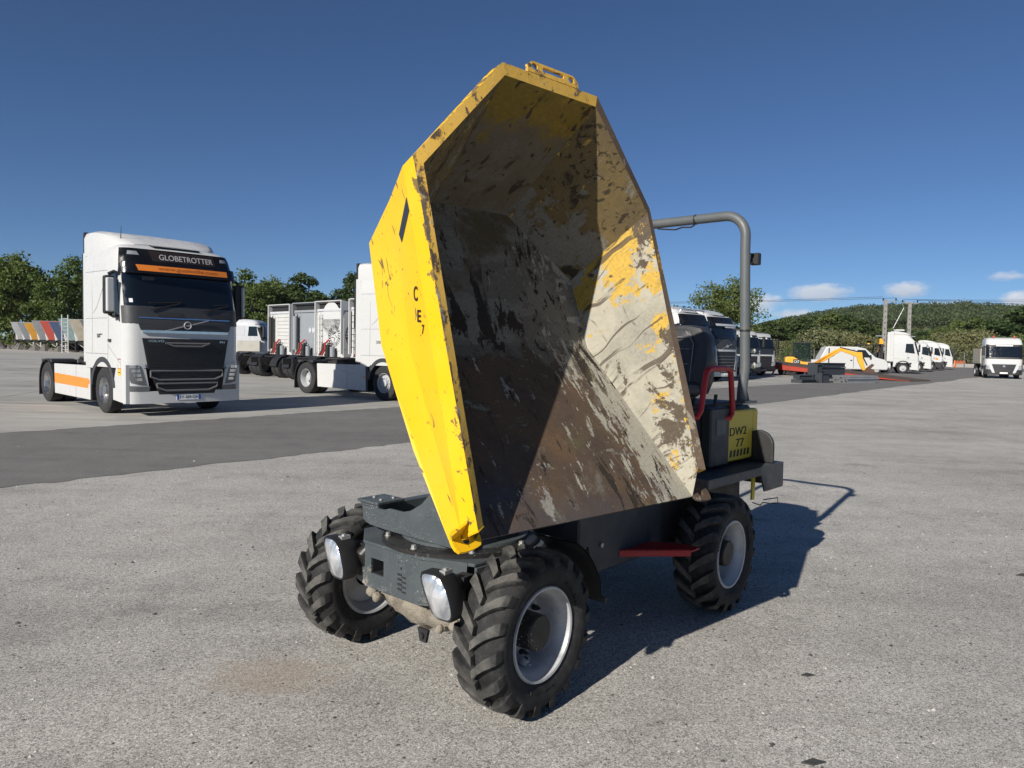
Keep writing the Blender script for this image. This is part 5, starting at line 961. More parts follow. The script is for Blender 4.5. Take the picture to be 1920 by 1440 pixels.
# far right
plain_truck('tall white lorry cab seen from its side, beside the dark forklift', (37.7, 69.0, 0), -.36, GR, TP2, 3.5, (1.85, 2.75), deflector=.42, lamps=LAMPD, bumper=WHITE, wb=3.8, tag_strip=False, win=[(-.45, 1.85), (-1.25, 1.95), (-1.2, 2.75), (-.62, 2.75)])
for i, (loc, lab, pf, rf, df) in enumerate((((44.3, 78.5, 0), 'white lorry with a low roof, next after the tall white cab', LOWP, 2.95, .0), ((50.7, 87.5, 0), 'white lorry with an orange door badge, between two other white lorries', TP, 3.2, .35), ((56.6, 95.5, 0), 'white lorry nearest the orange barriers', TP, 3.15, .3))):
    t, sp = plain_truck(lab, loc, -.42, GR, pf, rf, (1.8, 2.6), deflector=df, dark_bumper=(i == 1), lamps=LAMPD, wb=4.2, tag_strip=False)
    if i == 1: b = MB(); patch(b, sp, xp(sp, [(-.6, 1.25), (-.85, 1.25), (-.85, 1.5), (-.6, 1.5)], -1), .012, 2, 2, .01); b.build('door_badge', ORANGE, t)
    if i == 2: b = MB(); b.prism([(-2.4, 1.1), (-6.5, 1.1), (-6.5, 2.6), (-2.4, 2.6)], 'y', -1.2, 1.2); b.build('box_body', WHITE, t)
fr_yaw = math.atan2(-.93, -.42)
t, sp = plain_truck('white lorry facing the camera on the open asphalt at far right', (38.3, 57.8, 0), fr_yaw, GR, [(.25, 0, 1.25), (1.0, .0, 1.25), (1.55, -.01, 1.25), (2.55, -.22, 1.25), (2.75, -.26, 1.24), (3.0, -.40, 1.20), (3.12, -.55, 1.15)], 3.12, (1.68, 2.50), dark_bumper=True, grille=((.55, .52), (.82, 1.12)), beacons=2, wb=4.0, r=.3)
b = MB()
for sd in (1, -1): patch(b, sp, yp(sp, [(.58, .45), (.76, .45), (1.02, 1.20), (.84, 1.20)] if sd > 0 else [(-.76, .45), (-.58, .45), (-.84, 1.20), (-1.02, 1.20)]), .034, 3, 3, .02)
patch(b, sp, yp(sp, [(-.95, 1.13), (.95, 1.13), (1.0, 1.2), (-1.0, 1.2)]), .034, 8, 1, .02); b.build('grille_frame', SILVER, t)
b = MB(); c_ = sp.P(0, .98) + V((.045, 0, 0)); b.box(c_, (.02, .16, .16), M.Rotation(PI / 4, 3, 'X')); b.build('emblem', CHROME, t)
b = MB(); b.bb(-.1, .0, -.05, .05, 0, .0) if False else b.bb(-6.6, -2.6, -1.24, 1.24, 1.15, 2.35); b.build('flatbed_load', paint('load_cream', (.55, .5, .38), .6, dirt=.2), t, bevel=.02)
# ------------------------------------------------------------------ row of cabs seen from behind
CABP = [(.3, 0, 1.25), (1.0, 0, 1.25), (1.9, -.02, 1.25), (2.9, -.26, 1.25), (3.3, -.4, 1.2)]
row = 'tractor units parked with their backs to the camera'
labs = ('white tractor unit seen from behind, leftmost of the row of cab backs', 'dark grey tractor unit seen from behind, between two white ones', 'white tractor unit seen from behind with round black ornament on its cab', 'white tractor unit seen from behind, its cab edge beside the big white cab')
def cab_back(i, loc, body, yaw=.80):
    t, sp = plain_truck(labs[i], loc, yaw, row, CABP, 3.3, (2.0, 2.8), body=body, wb=3.9, rear=-2.25, lamps=LAMPD, tag_strip=False, caps=[(.05, .06), (.08, .2)])
    rx = -2.25
    b = MB()   # hollow roof deflector with side wings: frame round a dark opening
    for sd in (1, -1): b.prism([(rx - .16, 1.15), (rx, 1.15), (rx, 3.3), (-.9, 3.36), (-1.3, 3.62), (rx - .1, 3.82), (rx - .16, 3.81)], 'y', sd * 1.20 - .03, sd * 1.20 + .03)
    b.hexa([(-.9, -1.17, 3.37), (-.9, 1.17, 3.37), (rx - .15, 1.17, 3.78), (rx - .15, -1.17, 3.78), (-.9, -1.17, 3.40), (-.9, 1.17, 3.40), (rx - .15, 1.17, 3.83), (rx - .15, -1.17, 3.83)]); b.build('roof_deflector', body, t, bevel=.01)
    b = MB(); b.bb(rx + .10, rx + .15, -1.16, 1.16, 3.36, 3.74); b.build('hollow_shade_panel', CHASSIS, t)  # black panel added as the shade inside the hollow deflector
    b = MB(); b.bb(rx - .06, rx - .002, -1.12, 1.12, 3.30, 3.42); b.build('deflector_brace', GREYC if i == 1 else SILVER, t)
    if i == 0:
        for k in range(9): b = MB(); b.bb(rx - .035, rx - .004, -.95, .40, 1.45 + k * .205, 1.63 + k * .205); b.build('back_panel_rib', OFFW, t)
    if i == 2:
        b = MB(); b.bb(rx - .03, rx - .004, -1.0, .75, 1.3, 2.9); b.cyl((rx - .03, -.125, 2.9), (rx - .004, -.125, 2.9), .86, 28); b.build('back_panel', WHITE, t, bevel=.005)
    # air bottles, cat ladder and hoses on the back wall
    b = MB()
    for yy in (.62, .95):
        b.tube([(rx - .16, yy, 1.2), (rx - .16, yy, 3.2)], .028, 6)
    for k in range(6): b.tube([(rx - .16, .58, 1.5 + k * .3), (rx - .16, .99, 1.5 + k * .3)], .02, 6)
    b.build('exhaust_stack_frame', CHASSIS if i != 2 else OFFW, t)
    if i < 2:
        b = MB(); b.cyl((rx - .2, .78, 1.3), (rx - .2, .78, 3.1), .13, 14); b.build('air_intake', GREYC if i else CHASSIS, t)
    for k, (yy, m_) in enumerate(((-.05, RED), (.1, CHASSIS), (-.3, CHASSIS), (.22, paint('hose_brown', (.14, .06, .03), .6, dirt=.3)))):
        b = MB(); pts = [(rx - .1, yy, 1.85 - .1 * k), (rx - .28, yy + .05, 1.65), (rx - .36, yy - .05, 1.35), (rx - .45, yy + .1, 1.05)]; b.tube(pts, .035 if k else .05, 6); b.build('air_hose', m_, t)
    b = MB(); b.bb(rx - .45, rx - .2, -.50, -.3, 1.0, 1.45); b.build('bracket', CHASSIS, t); b = MB(); b.bb(rx - .35, rx - .1, -.25, -.1, 1.0, 1.6); b.build('valve_block', CHASSIS, t); b = MB(); b.cyl((rx - .25, -.62, 1.0), (rx - .25, -.62, 1.5), .12, 12); b.build('air_bottle', GREYC, t)
    b = MB(); b.bb(-1.38 - 3.9 - .3, rx - .5, -.42, .42, .98, 1.02); b.build('catwalk', CHASSIS, t)
    return t, sp
step_v = V((1.75, -2.05, 0)); base = V((-13.75, 42.6, 0))
hv = V((math.cos(.80), math.sin(.80), 0))
for i, body in enumerate((WHITE, GREYC, WHITE, WHITE)):
    o = base + step_v * (-.1, 1.12, 2.15, 3.5)[i] + V((-.64, .77, 0)) * -0.9 + hv * 2.45
    t, sp = cab_back(i, o, body)
    if i == 1:
        for yy in (-.42, -.75):   # pale badges on the grey back wall
            b = MB(); b.lathe([(0, 0), (.14, 0), (.14, .006), (0, .006)], (-2.262, yy, 2.35), (-1, 0, 0), 16); b.build('badge', SILVER, t)
    if i == 2:                    # ring ornament of small strokes on the back wall and on the side
        for c_, ux_, r0 in ((V((-2.285, -.45, 2.05)), V((0, 1, 0)), .52), (V((-1.55, -1.254, 2.1)), V((1, 0, 0)), .60)):
            b = MB(); nn = V((-1, 0, 0)) if abs(ux_.y) else V((0, -1, 0))
            for k in range(22):
                a = 2 * PI * k / 22; rr_ = r0 * (.84 if k % 2 else .86); c2 = c_ + ux_ * (rr_ * math.cos(a)) + V((0, 0, rr_ * math.sin(a)))
                rad = (ux_ * math.cos(a) + V((0, 0, math.sin(a)))); tan = (ux_ * -math.sin(a) + V((0, 0, math.cos(a)))); wd = .03 if k % 3 else .05; hh = r0 * .13
                b.plate([c2 - rad * hh - tan * wd, c2 + rad * hh - tan * wd * .4, c2 + rad * hh + tan * wd, c2 - rad * hh + tan * wd * .4], .004, nn)
            for a0, a1, rr_ in ((0, 2 * PI, r0 * .66), (0, 2 * PI, r0 * 1.04)):
                b.tube([c_ + ux_ * (rr_ * math.cos(a0 + (a1 - a0) * k / 24)) + V((0, 0, rr_ * math.sin(a0 + (a1 - a0) * k / 24))) for k in range(25)], .008, 4)
            for k in range(5): a = 2 * PI * k / 5 + .3; b.tube([c_ + (ux_ * math.cos(a) + V((0, 0, math.sin(a)))) * (r0 * .2), c_ + (ux_ * math.cos(a + .7) + V((0, 0, math.sin(a + .7)))) * (r0 * .5)], .02, 4)
            b.build('ornament', INK, t)
t, sp = plain_truck('white low-roofed tractor unit seen from its side behind the orange-striped one', (-15.6, 48.0, 0), .06, 'tractor units parked in the yard', [(.4, 0, 1.22), (1.0, .0, 1.22), (1.8, -.02, 1.22), (2.7, -.34, 1.2), (3.0, -.6, 1.12)], 3.0, (1.9, 2.65), body=SILVER, lamps=LAMPD, wb=3.6, tag_strip=False, win=[(-.55, 2.05), (-1.15, 2.05), (-1.1, 2.65), (-.62, 2.65)])  # light grey body paint stands for the shade on this white cab's side
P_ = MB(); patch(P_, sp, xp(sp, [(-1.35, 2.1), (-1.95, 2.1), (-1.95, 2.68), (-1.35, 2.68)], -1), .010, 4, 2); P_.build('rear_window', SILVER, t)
b = MB(); b.bb(-1.7, -.3, -1.62, -1.3, 1.08, 1.75); b.build('tool_box', paint('bare_alu_box', (.42, .40, .35), .5, .2, dirt=.2), t, bevel=.02)
# ------------------------------------------------------------------ tipping semi-trailers parked in a row on the left
TG = 'tipping semi-trailers parked in a row'
cols = (((.17, .17, .165), 'grey'), ((.52, .46, .36), 'sand coloured'), ((.30, .42, .42), 'pale turquoise'), ((.06, .10, .2), 'navy blue'), ((.42, .03, .04), 'red'), ((.30, .31, .32), 'light grey'), ((.70, .33, .02), 'yellow'), ((.28, .30, .32), 'silver grey'), ((.5, .5, .5), 'whitish'))
for i, (c_, nm) in enumerate(cols):
    m_ = paint('trailer_' + nm.replace(' ', '_'), tuple(q * .7 for q in c_), .5, dirt=.45); p0 = V((-46.5, 82.5, 0)) + V((-3.45, 3.7, 0)) * i
    lab = ('%s tipping semi-trailer' % nm) + (' at the near end of the row, closest to the white cab' if i == 0 else ' at the far left end of the row' if i == 8 else ' in the row behind the orange-striped tractor unit')
    t = thing('semi_trailer', lab, 'trailer', p0, math.atan2(-.36, -.93), TG)
    b = MB(); b.prism([(.2, 1.45), (1.25, 3.75 + .15 * (i % 3)), (-7.5, 3.75 + .15 * (i % 3)), (-7.9, 1.45)], 'y', -1.25, 1.25); bd = b.build('tipper_body', m_, t, bevel=.05)
    for k in range(5): b = MB(); x = .2 - k * 1.7; b.hexa([(x, -1.30, 1.5), (x - .15, -1.30, 1.5), (x - .15 + .3 * (k == 0), -1.30, 3.6), (x + .3 * (k == 0), -1.30, 3.6), (x, -1.25, 1.5), (x - .15, -1.25, 1.5), (x - .15 + .3 * (k == 0), -1.25, 3.6), (x + .3 * (k == 0), -1.25, 3.6)]); b.build('body_rib', m_, bd)
    b = MB()
    for yy in (-.75, .75): b.hexa([(.24, yy - .1, 1.5), (.30, yy - .1, 1.5), (1.22, yy - .1, 3.5), (1.16, yy - .1, 3.5), (.24, yy + .1, 1.5), (.30, yy + .1, 1.5), (1.22, yy + .1, 3.5), (1.16, yy + .1, 3.5)])
    b.build('front_rib', GALV if i % 2 else GREYC, bd)
    b = MB(); b.bb(-8.0, 1.0, -.5, -.38, 1.15, 1.42); b.bb(-8.0, 1.0, .38, .5, 1.15, 1.42); b.bb(.5, 1.0, -1.2, 1.2, 1.2, 1.4); b.build('chassis', CHASSIS, t)
    for yy in (-.85, .85): b = MB(); b.bb(-1.7, -1.55, yy - .07, yy + .07, .08, 1.2); b.bb(-1.8, -1.45, yy - .15, yy + .15, 0, .08); b.tube([(-1.6, yy, .5), (-.6, yy * .6, 1.2)], .04, 6); b.build('landing_leg', OFFW if i % 3 else CHASSIS, t)
    b = MB(); b.cyl((.5, -.6, 1.7), (.5, .6, 1.7), .2, 10); b.cyl((.6, .0, 1.4), (.9, .0, 3.4), .12, 10); b.build('ram', OFFW, t)
    add_plain_wheels(t, [-5.0, -6.3, -7.4], .5, (), CHASSIS)
# white access ladder tower between the trailers
t = thing('ladder', 'white upright access ladder standing among the tipping trailers', 'ladder', (-52.5, 87.0, 0), .7)
b = MB(); b.bb(-.35, -.27, -.05, .05, 0, 4.5); b.bb(.27, .35, -.05, .05, 0, 4.5); b.build('rail', PLATEW, t)
for k in range(9): b = MB(); b.bb(-.27, .27, -.03, .03, .4 + k * .45, .48 + k * .45); b.build('rung', PLATEW, t)
b = MB(); b.cyl((-43.2, 95, 0), (-43.2, 95, 7.2), .09, 10); tag(b.build('post', paint('post_grey', (.12, .125, .12), .6, dirt=.2)), 'thin dark grey post between the two trees at left', 'post')
# rubble bank beyond the trailers
b = MB(); rr = random.Random(5)
for i in range(160):
    k = rr.random(); x = -58 - 42 * k + rr.uniform(-1, 1); y = 93 + 38 * k + rr.uniform(1, 5); s_ = rr.uniform(.3, 1.1)
    pts = [V((x + rr.uniform(-1, 1) * s_, y + rr.uniform(-1, 1) * s_, rr.uniform(0, 1) * s_)) for _ in range(8)]
    vs = [V((x + math.cos(a) * s_ * rr.uniform(.7, 1.2), y + math.sin(a) * s_ * rr.uniform(.7, 1.2), -.1)) for a in (0, 1.2, 2.4, 3.6, 5.0)] + [V((x + rr.uniform(-.3, .3), y, s_ * rr.uniform(.6, 1.1)))]
    b.add(vs, [(k2, (k2 + 1) % 5, 5) for k2 in range(5)])
tag(b.build('rubble_bank', paint('rubble_dark', (.12, .11, .10), .9, dirt=.4, scale=1)), kind='stuff')
# ------------------------------------------------------------------ plant and materials on the right
deck0, deck1 = V((19.9, 58.2, 0)), V((26.2, 47.6, 0)); dv = (deck1 - deck0); dl = dv.length
t = thing('loading_deck', 'red steel loading deck with brown planks, sloping down to the asphalt', 'ramp', deck0, math.atan2(dv.y, dv.x))
zz = lambda x: 1.0 - .96 * x / dl
for yy in (-1.15, 1.15):
    b = MB(); b.hexa([(0, yy - .06, zz(0) - .50), (dl, yy - .06, .0), (dl, yy + .06, .0), (0, yy + .06, zz(0) - .50), (0, yy - .06, zz(0)), (dl, yy - .06, .05), (dl, yy + .06, .05), (0, yy + .06, zz(0))]); b.build('side_beam', REDT, t, bevel=.01)
    b = MB(); b.hexa([(0, yy - .10, zz(0) - .02), (dl, yy - .10, .05), (dl, yy + .10, .05), (0, yy + .10, zz(0) - .02), (0, yy - .10, zz(0) + .04), (dl, yy - .10, .08), (dl, yy + .10, .08), (0, yy + .10, zz(0) + .04)]); b.build('edge_rail', WOODB, t)
for k in range(26):
    x0 = k * dl / 26; x1 = x0 + dl / 26 - .025; b = MB(); b.hexa([(x0, -1.05, zz(x0) - .02), (x1, -1.05, zz(x1) - .02), (x1, 1.05, zz(x1) - .02), (x0, 1.05, zz(x0) - .02), (x0, -1.05, zz(x0) + .03), (x1, -1.05, zz(x1) + .03), (x1, 1.05, zz(x1) + .03), (x0, 1.05, zz(x0) + .03)]); b.build('plank', WOODB, t)
for yy in (-.9, .9): b = MB(); b.tube([(.3, yy, .6), (.1, yy, .3), (-.1, yy, .02)], .06, 6); b.build('prop', paint('prop_red', (.2, .05, .04), .6, dirt=.4), t)
for x in (2.4, 3.3):
    for sd in (1, -1): truck_wheel(t, x, sd * 1.0, sd, .36, .25, CHASSIS, False, 0)
# dark steel beams stacked crosswise, and a bundle of grey channels in front
bx = frame((17.9, 43.1, 0), (.86, .5, 0), (-.5, .86, 0))
def beam(p, l, w_, h_, lab, yaw=0, group='dark steel beams in a loose stack'):
    t = thing('steel_beam', lab, 'beam', bx @ V(p), math.atan2(.5, .86) + yaw, group)
    b = MB(); b.bb(-l / 2, l / 2, -w_ / 2, w_ / 2, 0, .03); b.bb(-l / 2, l / 2, -w_ / 2, w_ / 2, h_ - .03, h_); b.build('flange', STEELD, t)
    b = MB(); b.bb(-l / 2, l / 2, -w_ * .35, w_ * .35, .03, h_ - .03); b.build('web', STEELD, t)
    b = MB(); b.bb(-l / 2 - .02, -l / 2, -w_ * .48, w_ * .48, .005, h_ - .005); b.build('end_plate', STEELD, t)
dk = 'dark steel beams in a loose stack'
for k, (p, l, w_, h_, lab, yw) in enumerate((((.7, .0, .0), 3.0, .38, .42, 'dark steel beam at the bottom of the stack, on the asphalt', 0), ((.7, .55, .0), 3.2, .38, .42, 'dark steel beam lying on the asphalt behind the lowest one', 0), ((.95, .25, .43), 2.9, .40, .42, 'dark steel beam in the middle of the stack', .0), ((1.0, .3, .86), 3.0, .5, .26, 'dark steel beam lying on top of the stack', .05), ((-.55, -.1, .43), .5, .7, .62, 'short dark steel box set upright at the left end of the stack', .0), ((-2.1, -.6, .0), 1.5, .7, .2, 'low dark steel piece lying in front of the stack', .1), ((-1.9, -.35, .21), 1.0, .5, .22, 'short dark steel piece on top of the low one', -.1), ((-.75, -.75, .0), .7, .5, .55, 'dark steel block standing on the asphalt in front of the stack', .0))): beam(p, l, w_, h_, lab, yw)
b = MB(); b.bb(-.3, .3, -.06, .06, 0, .07); o_ = tag(b.build('batten', paint('batten_wood', (.30, .22, .14), .8, dirt=.3)), 'pale wooden batten under the top dark beam', 'batten'); o_.matrix_world = bx @ M.Translation((1.1, .3, .80))
for iy in range(5):
    for iz in range(4):
        p = bx @ V((1.75 + .1 * iz, -1.35 + iy * .22 + (.06 if iz % 2 else 0), iz * .11))
        t = thing('steel_channel', 'grey steel channel in the %s row of the bundle, %s column' % (('bottom', 'second', 'third', 'top')[iz], ('nearest', 'second nearest', 'middle', 'second farthest', 'farthest')[iy]), 'channel', p, math.atan2(.5, .86), 'grey steel channels stacked in a bundle')
        b = MB(); l = 2.6 + .15 * ((iy + iz) % 3); b.bb(-l / 2, l / 2, -.10, .10, .0, .012); b.bb(-l / 2, l / 2, -.10, -.088, .012, .10); b.bb(-l / 2, l / 2, .088, .10, .012, .10); b.build('profile', GALV, t)
# compact yellow excavator
def clear_glass():
    n = NT('clear_cab_glass'); n.set(col=(.03, .045, .045), rough=.04); tr = n.t.nodes.new('ShaderNodeBsdfTransparent'); tr.inputs[0].default_value = (.78, .86, .84, 1); mx_ = n.t.nodes.new('ShaderNodeMixShader'); mx_.inputs[0].default_value = .85
    n.link(n.b.outputs[0], mx_.inputs[1]); n.link(tr.outputs[0], mx_.inputs[2]); n.link(mx_.outputs[0], n.t.nodes['Material Output'].inputs[0]); return n.m
t = thing('excavator', 'compact yellow excavator with black cab and folded boom', 'excavator', (23.6, 60.8, 0), -.30)
b = MB()
for yy in (-.75, .75): b.prism([(-1.1, .1), (-.95, 0), (.95, 0), (1.1, .1), (1.15, .28), (.95, .5), (-.95, .5), (-1.15, .28)], 'y', yy - .2, yy + .2)
b.build('track', BLACKP, t, bevel=.02)
b = MB(); b.prism([(-1.2, .62), (.75, .62), (.75, .95), (.1, 1.0), (-.6, 1.38), (-1.1, 1.38), (-1.25, 1.2)], 'y', -.9, .9); bd = b.build('upper_body', YELLOW, t, bevel=.08, seg=3)
b = MB(); b.bb(-1.30, -1.22, -.4, .0, .8, 1.25); b.build('engine_grille', paint('grille_brown', (.12, .07, .02), .6, dirt=.3), bd)
b = MB(); b.bb(-.62, -.08, -.925, -.905, .80, 1.18); b.build('logo_panel', INK, bd)
text('CAT', PLATEW, bd, frame((-.35, -.928, .99), (1, 0, 0), (0, 0, 1)), .40, .20)
b = MB(); c0 = (-.55, .75, -.45, .80, 1.05, 2.55)
for x in (-.55, .69):
    for y in (-.5, .74): b.bb(x, x + .06, y, y + .06, 1.0, 2.5)
b.bb(-.6, .8, -.54, .84, 2.5, 2.6); b.bb(-.55, .75, -.5, .8, 1.0, 1.1); b.build('cab_frame', BLACKP, t, bevel=.01)
b = MB(); b.bb(-.49, .69, -.48, -.47, 1.1, 2.5); b.bb(-.49, .69, .77, .78, 1.1, 2.5); b.bb(-.53, -.52, -.44, .74, 1.1, 2.5); b.bb(.73, .74, -.44, .74, 1.1, 2.5); b.build('cab_window', clear_glass(), t)
b = MB(); b.bb(-.35, .0, -.1, .4, 1.1, 1.75); b.build('cab_seat', BLACKP, t)
b = MB(); b.prism([(.7, .75), (.85, .62), (1.5, 1.30), (2.55, 2.02), (2.95, 2.12), (3.05, 2.0), (2.9, 1.85), (1.75, 1.05)], 'y', -.45, -.2); b.build('boom', YELLOW, t, bevel=.04)
b = MB(); b.prism([(2.85, 2.18), (2.75, 2.0), (4.2, 1.45), (4.45, 1.55), (4.40, 1.75)], 'y', -.42, -.22); b.build('dipper_link', YELLOW, t, bevel=.03)
b = MB(); b.prism([(4.1, 1.85), (4.55, 1.85), (4.6, 1.4), (4.85, .42), (4.6, .40), (4.2, 1.2)], 'y', -.44, -.2); b.build('dipper', YELLOW, t, bevel=.04)
b = MB(); b.tube([(1.0, -.32, .75), (1.9, -.32, 1.25), (2.5, -.32, 1.6)], .06, 8); b.tube([(2.9, -.32, 2.2), (4.2, -.32, 1.9)], .05, 8); b.tube([(4.5, -.32, 1.7), (4.95, -.32, .8)], .05, 8); b.build('ram', CHASSIS, t)
b = MB(); b.prism([(4.55, .42), (5.3, .55), (5.55, .25), (5.2, -.0), (4.75, .05)], 'y', -.8, .1); b.build('bucket', RUST, t, bevel=.03)
b = MB(); b.prism([(4.8, .5), (5.3, .95), (5.45, .85), (5.1, .45)], 'y', -.5, -.15); b.build('coupler', RUST, t)
# white van behind the excavator
t = thing('van', 'white crew van standing behind the excavator boom', 'van', (30.3, 66.3, 0), -.18)
vp = [(-.05, .35), (-2.9, .35), (-2.9, 1.1), (-2.85, 1.35), (-2.4, 2.25), (-2.2, 2.35), (.2, 2.35), (.9, 2.2), (1.75, 1.45), (2.5, 1.25), (2.75, 1.0), (2.8, .55), (2.7, .35)]
b = MB(); b.prism(vp, 'y', -.98, .98); b.build('body', WHITE, t, bevel=.09, seg=3)
b = MB(); b.hexa([(.95, -.86, 2.17), (1.70, -.92, 1.50), (1.70, .92, 1.50), (.95, .86, 2.17), (1.0, -.86, 2.2), (1.76, -.92, 1.52), (1.76, .92, 1.52), (1.0, .86, 2.2)]); b.build('windscreen', GLASS, t)
for sd in (1, -1):
    b = MB(); b.prism([(.2, 1.42), (1.35, 1.42), (.85, 2.08), (.2, 2.08)], 'y', sd * .975, sd * .99); b.build('side_window', GLASS, t)
    b = MB(); b.bb(-2.2, -2.1, sd * .98, sd * .99, .7, 2.2); b.bb(-.1, -.07, sd * .98, sd * .99, .5, 2.2); b.build('door_gap', DKGREY, t)
    b = MB(); b.box((1.25, sd * 1.12, 1.5), (.12, .2, .3)); b.build('mirror', BLACKP, t, bevel=.02)
    b = MB(); b.hexa([(2.45, sd * .55, .95), (2.62, sd * .90, .95), (2.5, sd * .92, 1.22), (2.35, sd * .6, 1.25), (2.78, sd * .55, .9), (2.72, sd * .90, .9), (2.60, sd * .92, 1.18), (2.62, sd * .6, 1.2)]); b.build('headlight', LAMP, t)
    b = MB(); b.bb(-.35, -.2, sd * .98, sd * 1.0, 1.1, 1.2); b.build('door_handle', BLACKP, t)
    for x in (1.85, -1.75): truck_wheel(t, x, sd * .86, sd, .36, .22, STEELW, False, 0)
b = MB(); b.bb(2.66, 2.83, -.65, .65, .85, .98); b.build('grille', BLACKP, t); b = MB(); b.bb(2.55, 2.85, -.9, .9, .32, .6); b.build('bumper', BLACKP, t, bevel=.03)
b = MB(); b.bb(-3.6, -2.9, -.95, .95, .55, 1.15); b.build('rear_bed', WHITE, t)
# forklift, dark
t = thing('forklift', 'dark forklift truck with a tall mast behind the white van', 'forklift', (34.7, 72.5, 0), -.2)
b = MB(); b.prism([(-1.5, .45), (1.0, .45), (1.0, .9), (.3, 1.0), (.2, 1.3), (-1.2, 1.5), (-1.5, 1.2)], 'y', -.65, .65); b.build('body', CHASSIS, t, bevel=.06)
b = MB()
for x, y in ((-1.0, -.55), (-1.0, .55), (.6, -.55), (.6, .55)): b.bb(x - .05, x + .05, y - .05, y + .05, 1.0, 2.6)
b.bb(-1.1, .75, -.65, .65, 2.6, 2.7); b.build('overhead_guard', CHASSIS, t)
b = MB()
for y in (-.4, .4): b.bb(1.05, 1.25, y - .07, y + .07, .1, 2.75)
b.bb(1.05, 1.2, -.4, .4, 2.6, 2.75); b.bb(1.05, 1.2, -.4, .4, 1.3, 1.4); b.build('mast', CHASSIS, t)
b = MB(); b.bb(1.25, 1.35, -.6, .6, .15, 1.0); b.bb(1.35, 2.3, -.4, -.28, .12, .17); b.bb(1.35, 2.3, .28, .4, .12, .17); b.build('fork_carriage', CHASSIS, t)
for x in (-.9, .7):
    for sd in (1, -1): truck_wheel(t, x, sd * .6, sd, .36, .25, YELLOW if x > 0 else CHASSIS, False, 0)
b = MB(); b.bb(-.1, .1, -.1, .1, 2.7, 2.8); b.build('lamp', STICKY, t)
# yellow loader arm upright behind the tall cab
t = thing('loader_crane', 'yellow crane arm upright between the forklift and tall white cab', 'crane', (36.3, 73.5, 0), -.3)
b = MB(); b.prism([(-.25, 1.0), (.15, 1.0), (.35, 3.0), (.15, 3.3), (-.05, 3.3), (-.05, 2.9)], 'y', -.2, .2); b.build('arm', YELLOW, t, bevel=.05)
b = MB(); b.bb(-.6, .6, -1.1, 1.1, .5, 1.0); b.build('base', paint('crane_yellow', (.5, .3, .03), .5, dirt=.4), t, bevel=.04); b = MB(); b.bb(-.5, .4, -.8, .8, .0, .5); b.bb(-.7, .3, -1.0, .4, 1.0, 1.9); b.build('frame', CHASSIS, t)
# orange barriers
for k in range(4):
    p = V((72.6, 121.5, 0)) + V((2.1, 2.6, 0)) * (k * .85); t = thing('barrier', ('orange plastic barrier at the near end of the line, beside the white lorries', 'orange plastic barrier, second in the line counted from the lorries', 'orange plastic barrier, third in the line counted from the lorries', 'orange plastic barrier at the far end of the line')[k], 'barrier', p, math.atan2(2.6, 2.1), 'orange plastic barriers in a line')
    b = MB(); b.bb(-1.25, 1.25, -.08, .08, .15, .25); b.bb(-1.25, 1.25, -.08, .08, .95, 1.1); b.bb(-1.25, 1.25, -.02, .02, .25, .95); b.build('board', BARO, t)
    for j in range(7): b = MB(); x = -1.2 + j * .4; b.bb(x - .06, x + .06, -.09, .09, .25, .95); b.build('slat', BARO, t)
    for x in (-.9, .9): b = MB(); b.bb(x - .1, x + .1, -.3, .3, 0, .15); b.build('foot', BARO, t)
# ------------------------------------------------------------------ trees, bushes, hill
def leaf_mat(name, dark, lite, trans=.35):
    n = NT(name); g = n.t.nodes.new('ShaderNodeNewGeometry'); oi = n.t.nodes.new('ShaderNodeObjectInfo')
    f = n.math('ADD', n.math('MULTIPLY', g.outputs['Random Per Island'], .65), n.math('MULTIPLY', n.noise(.55, 3, .6), .5))
    c = n.ramp(f, [(.2, dark), (.85, lite)]); c = n.mix(n.math('MULTIPLY', oi.outputs['Random'], .35), c, tuple(q * k for q, k in zip(lite, (1.15, .95, .8))))
    n.set(col=c, rough=.6, spec=.25)
    tr = n.t.nodes.new('ShaderNodeBsdfTranslucent'); n.link(n.mix(1., c, (1.2, 1.25, .7), 'MULTIPLY'), tr.inputs[0])
    mx_ = n.t.nodes.new('ShaderNodeMixShader'); mx_.inputs[0].default_value = trans; out = n.t.nodes['Material Output']
    n.link(n.b.outputs[0], mx_.inputs[1]); n.link(tr.outputs[0], mx_.inputs[2]); n.link(mx_.outputs[0], out.inputs[0]); return n.m
BARK = paint('bark', (.10, .085, .065), .9, dirt=.4)
LEAF = {'broad': leaf_mat('leaves_broad', (.042, .074, .020), (.135, .185, .055)), 'dark': leaf_mat('leaves_dark', (.028, .052, .020), (.085, .125, .045)), 'olive': leaf_mat('leaves_olive', (.085, .10, .045), (.24, .25, .13)), 'mid': leaf_mat('leaves_mid', (.045, .076, .024), (.140, .185, .060))}
def leaves(centres, radii, per, size, rng, flat=.6):
    """many small leaf sprays: a bent quad each, gathered in clumps"""
    C = np.repeat(np.asarray(centres, float), per, 0); Rr = np.repeat(np.asarray(radii, float), per); n = len(C)
    d = rng.normal(size=(n, 3)); d /= np.linalg.norm(d, axis=1)[:, None]; rad = rng.random(n) ** .45
    P = C + d * (Rr * rad)[:, None] * np.array([1, 1, .8]); a = rng.normal(size=(n, 3)) + d * .5; a /= np.linalg.norm(a, axis=1)[:, None]
    b = np.cross(a, rng.normal(size=(n, 3))); b /= np.linalg.norm(b, axis=1)[:, None]; c = np.cross(a, b)
    s = size * rng.uniform(.55, 1.25, n)[:, None]
    v = np.stack([P - b * s, P - c * s * flat, P + b * s, P + c * s * flat], 1); v[:, 1] += a * s * .25; v[:, 3] += a * s * .25
    return v.reshape(-1, 3)
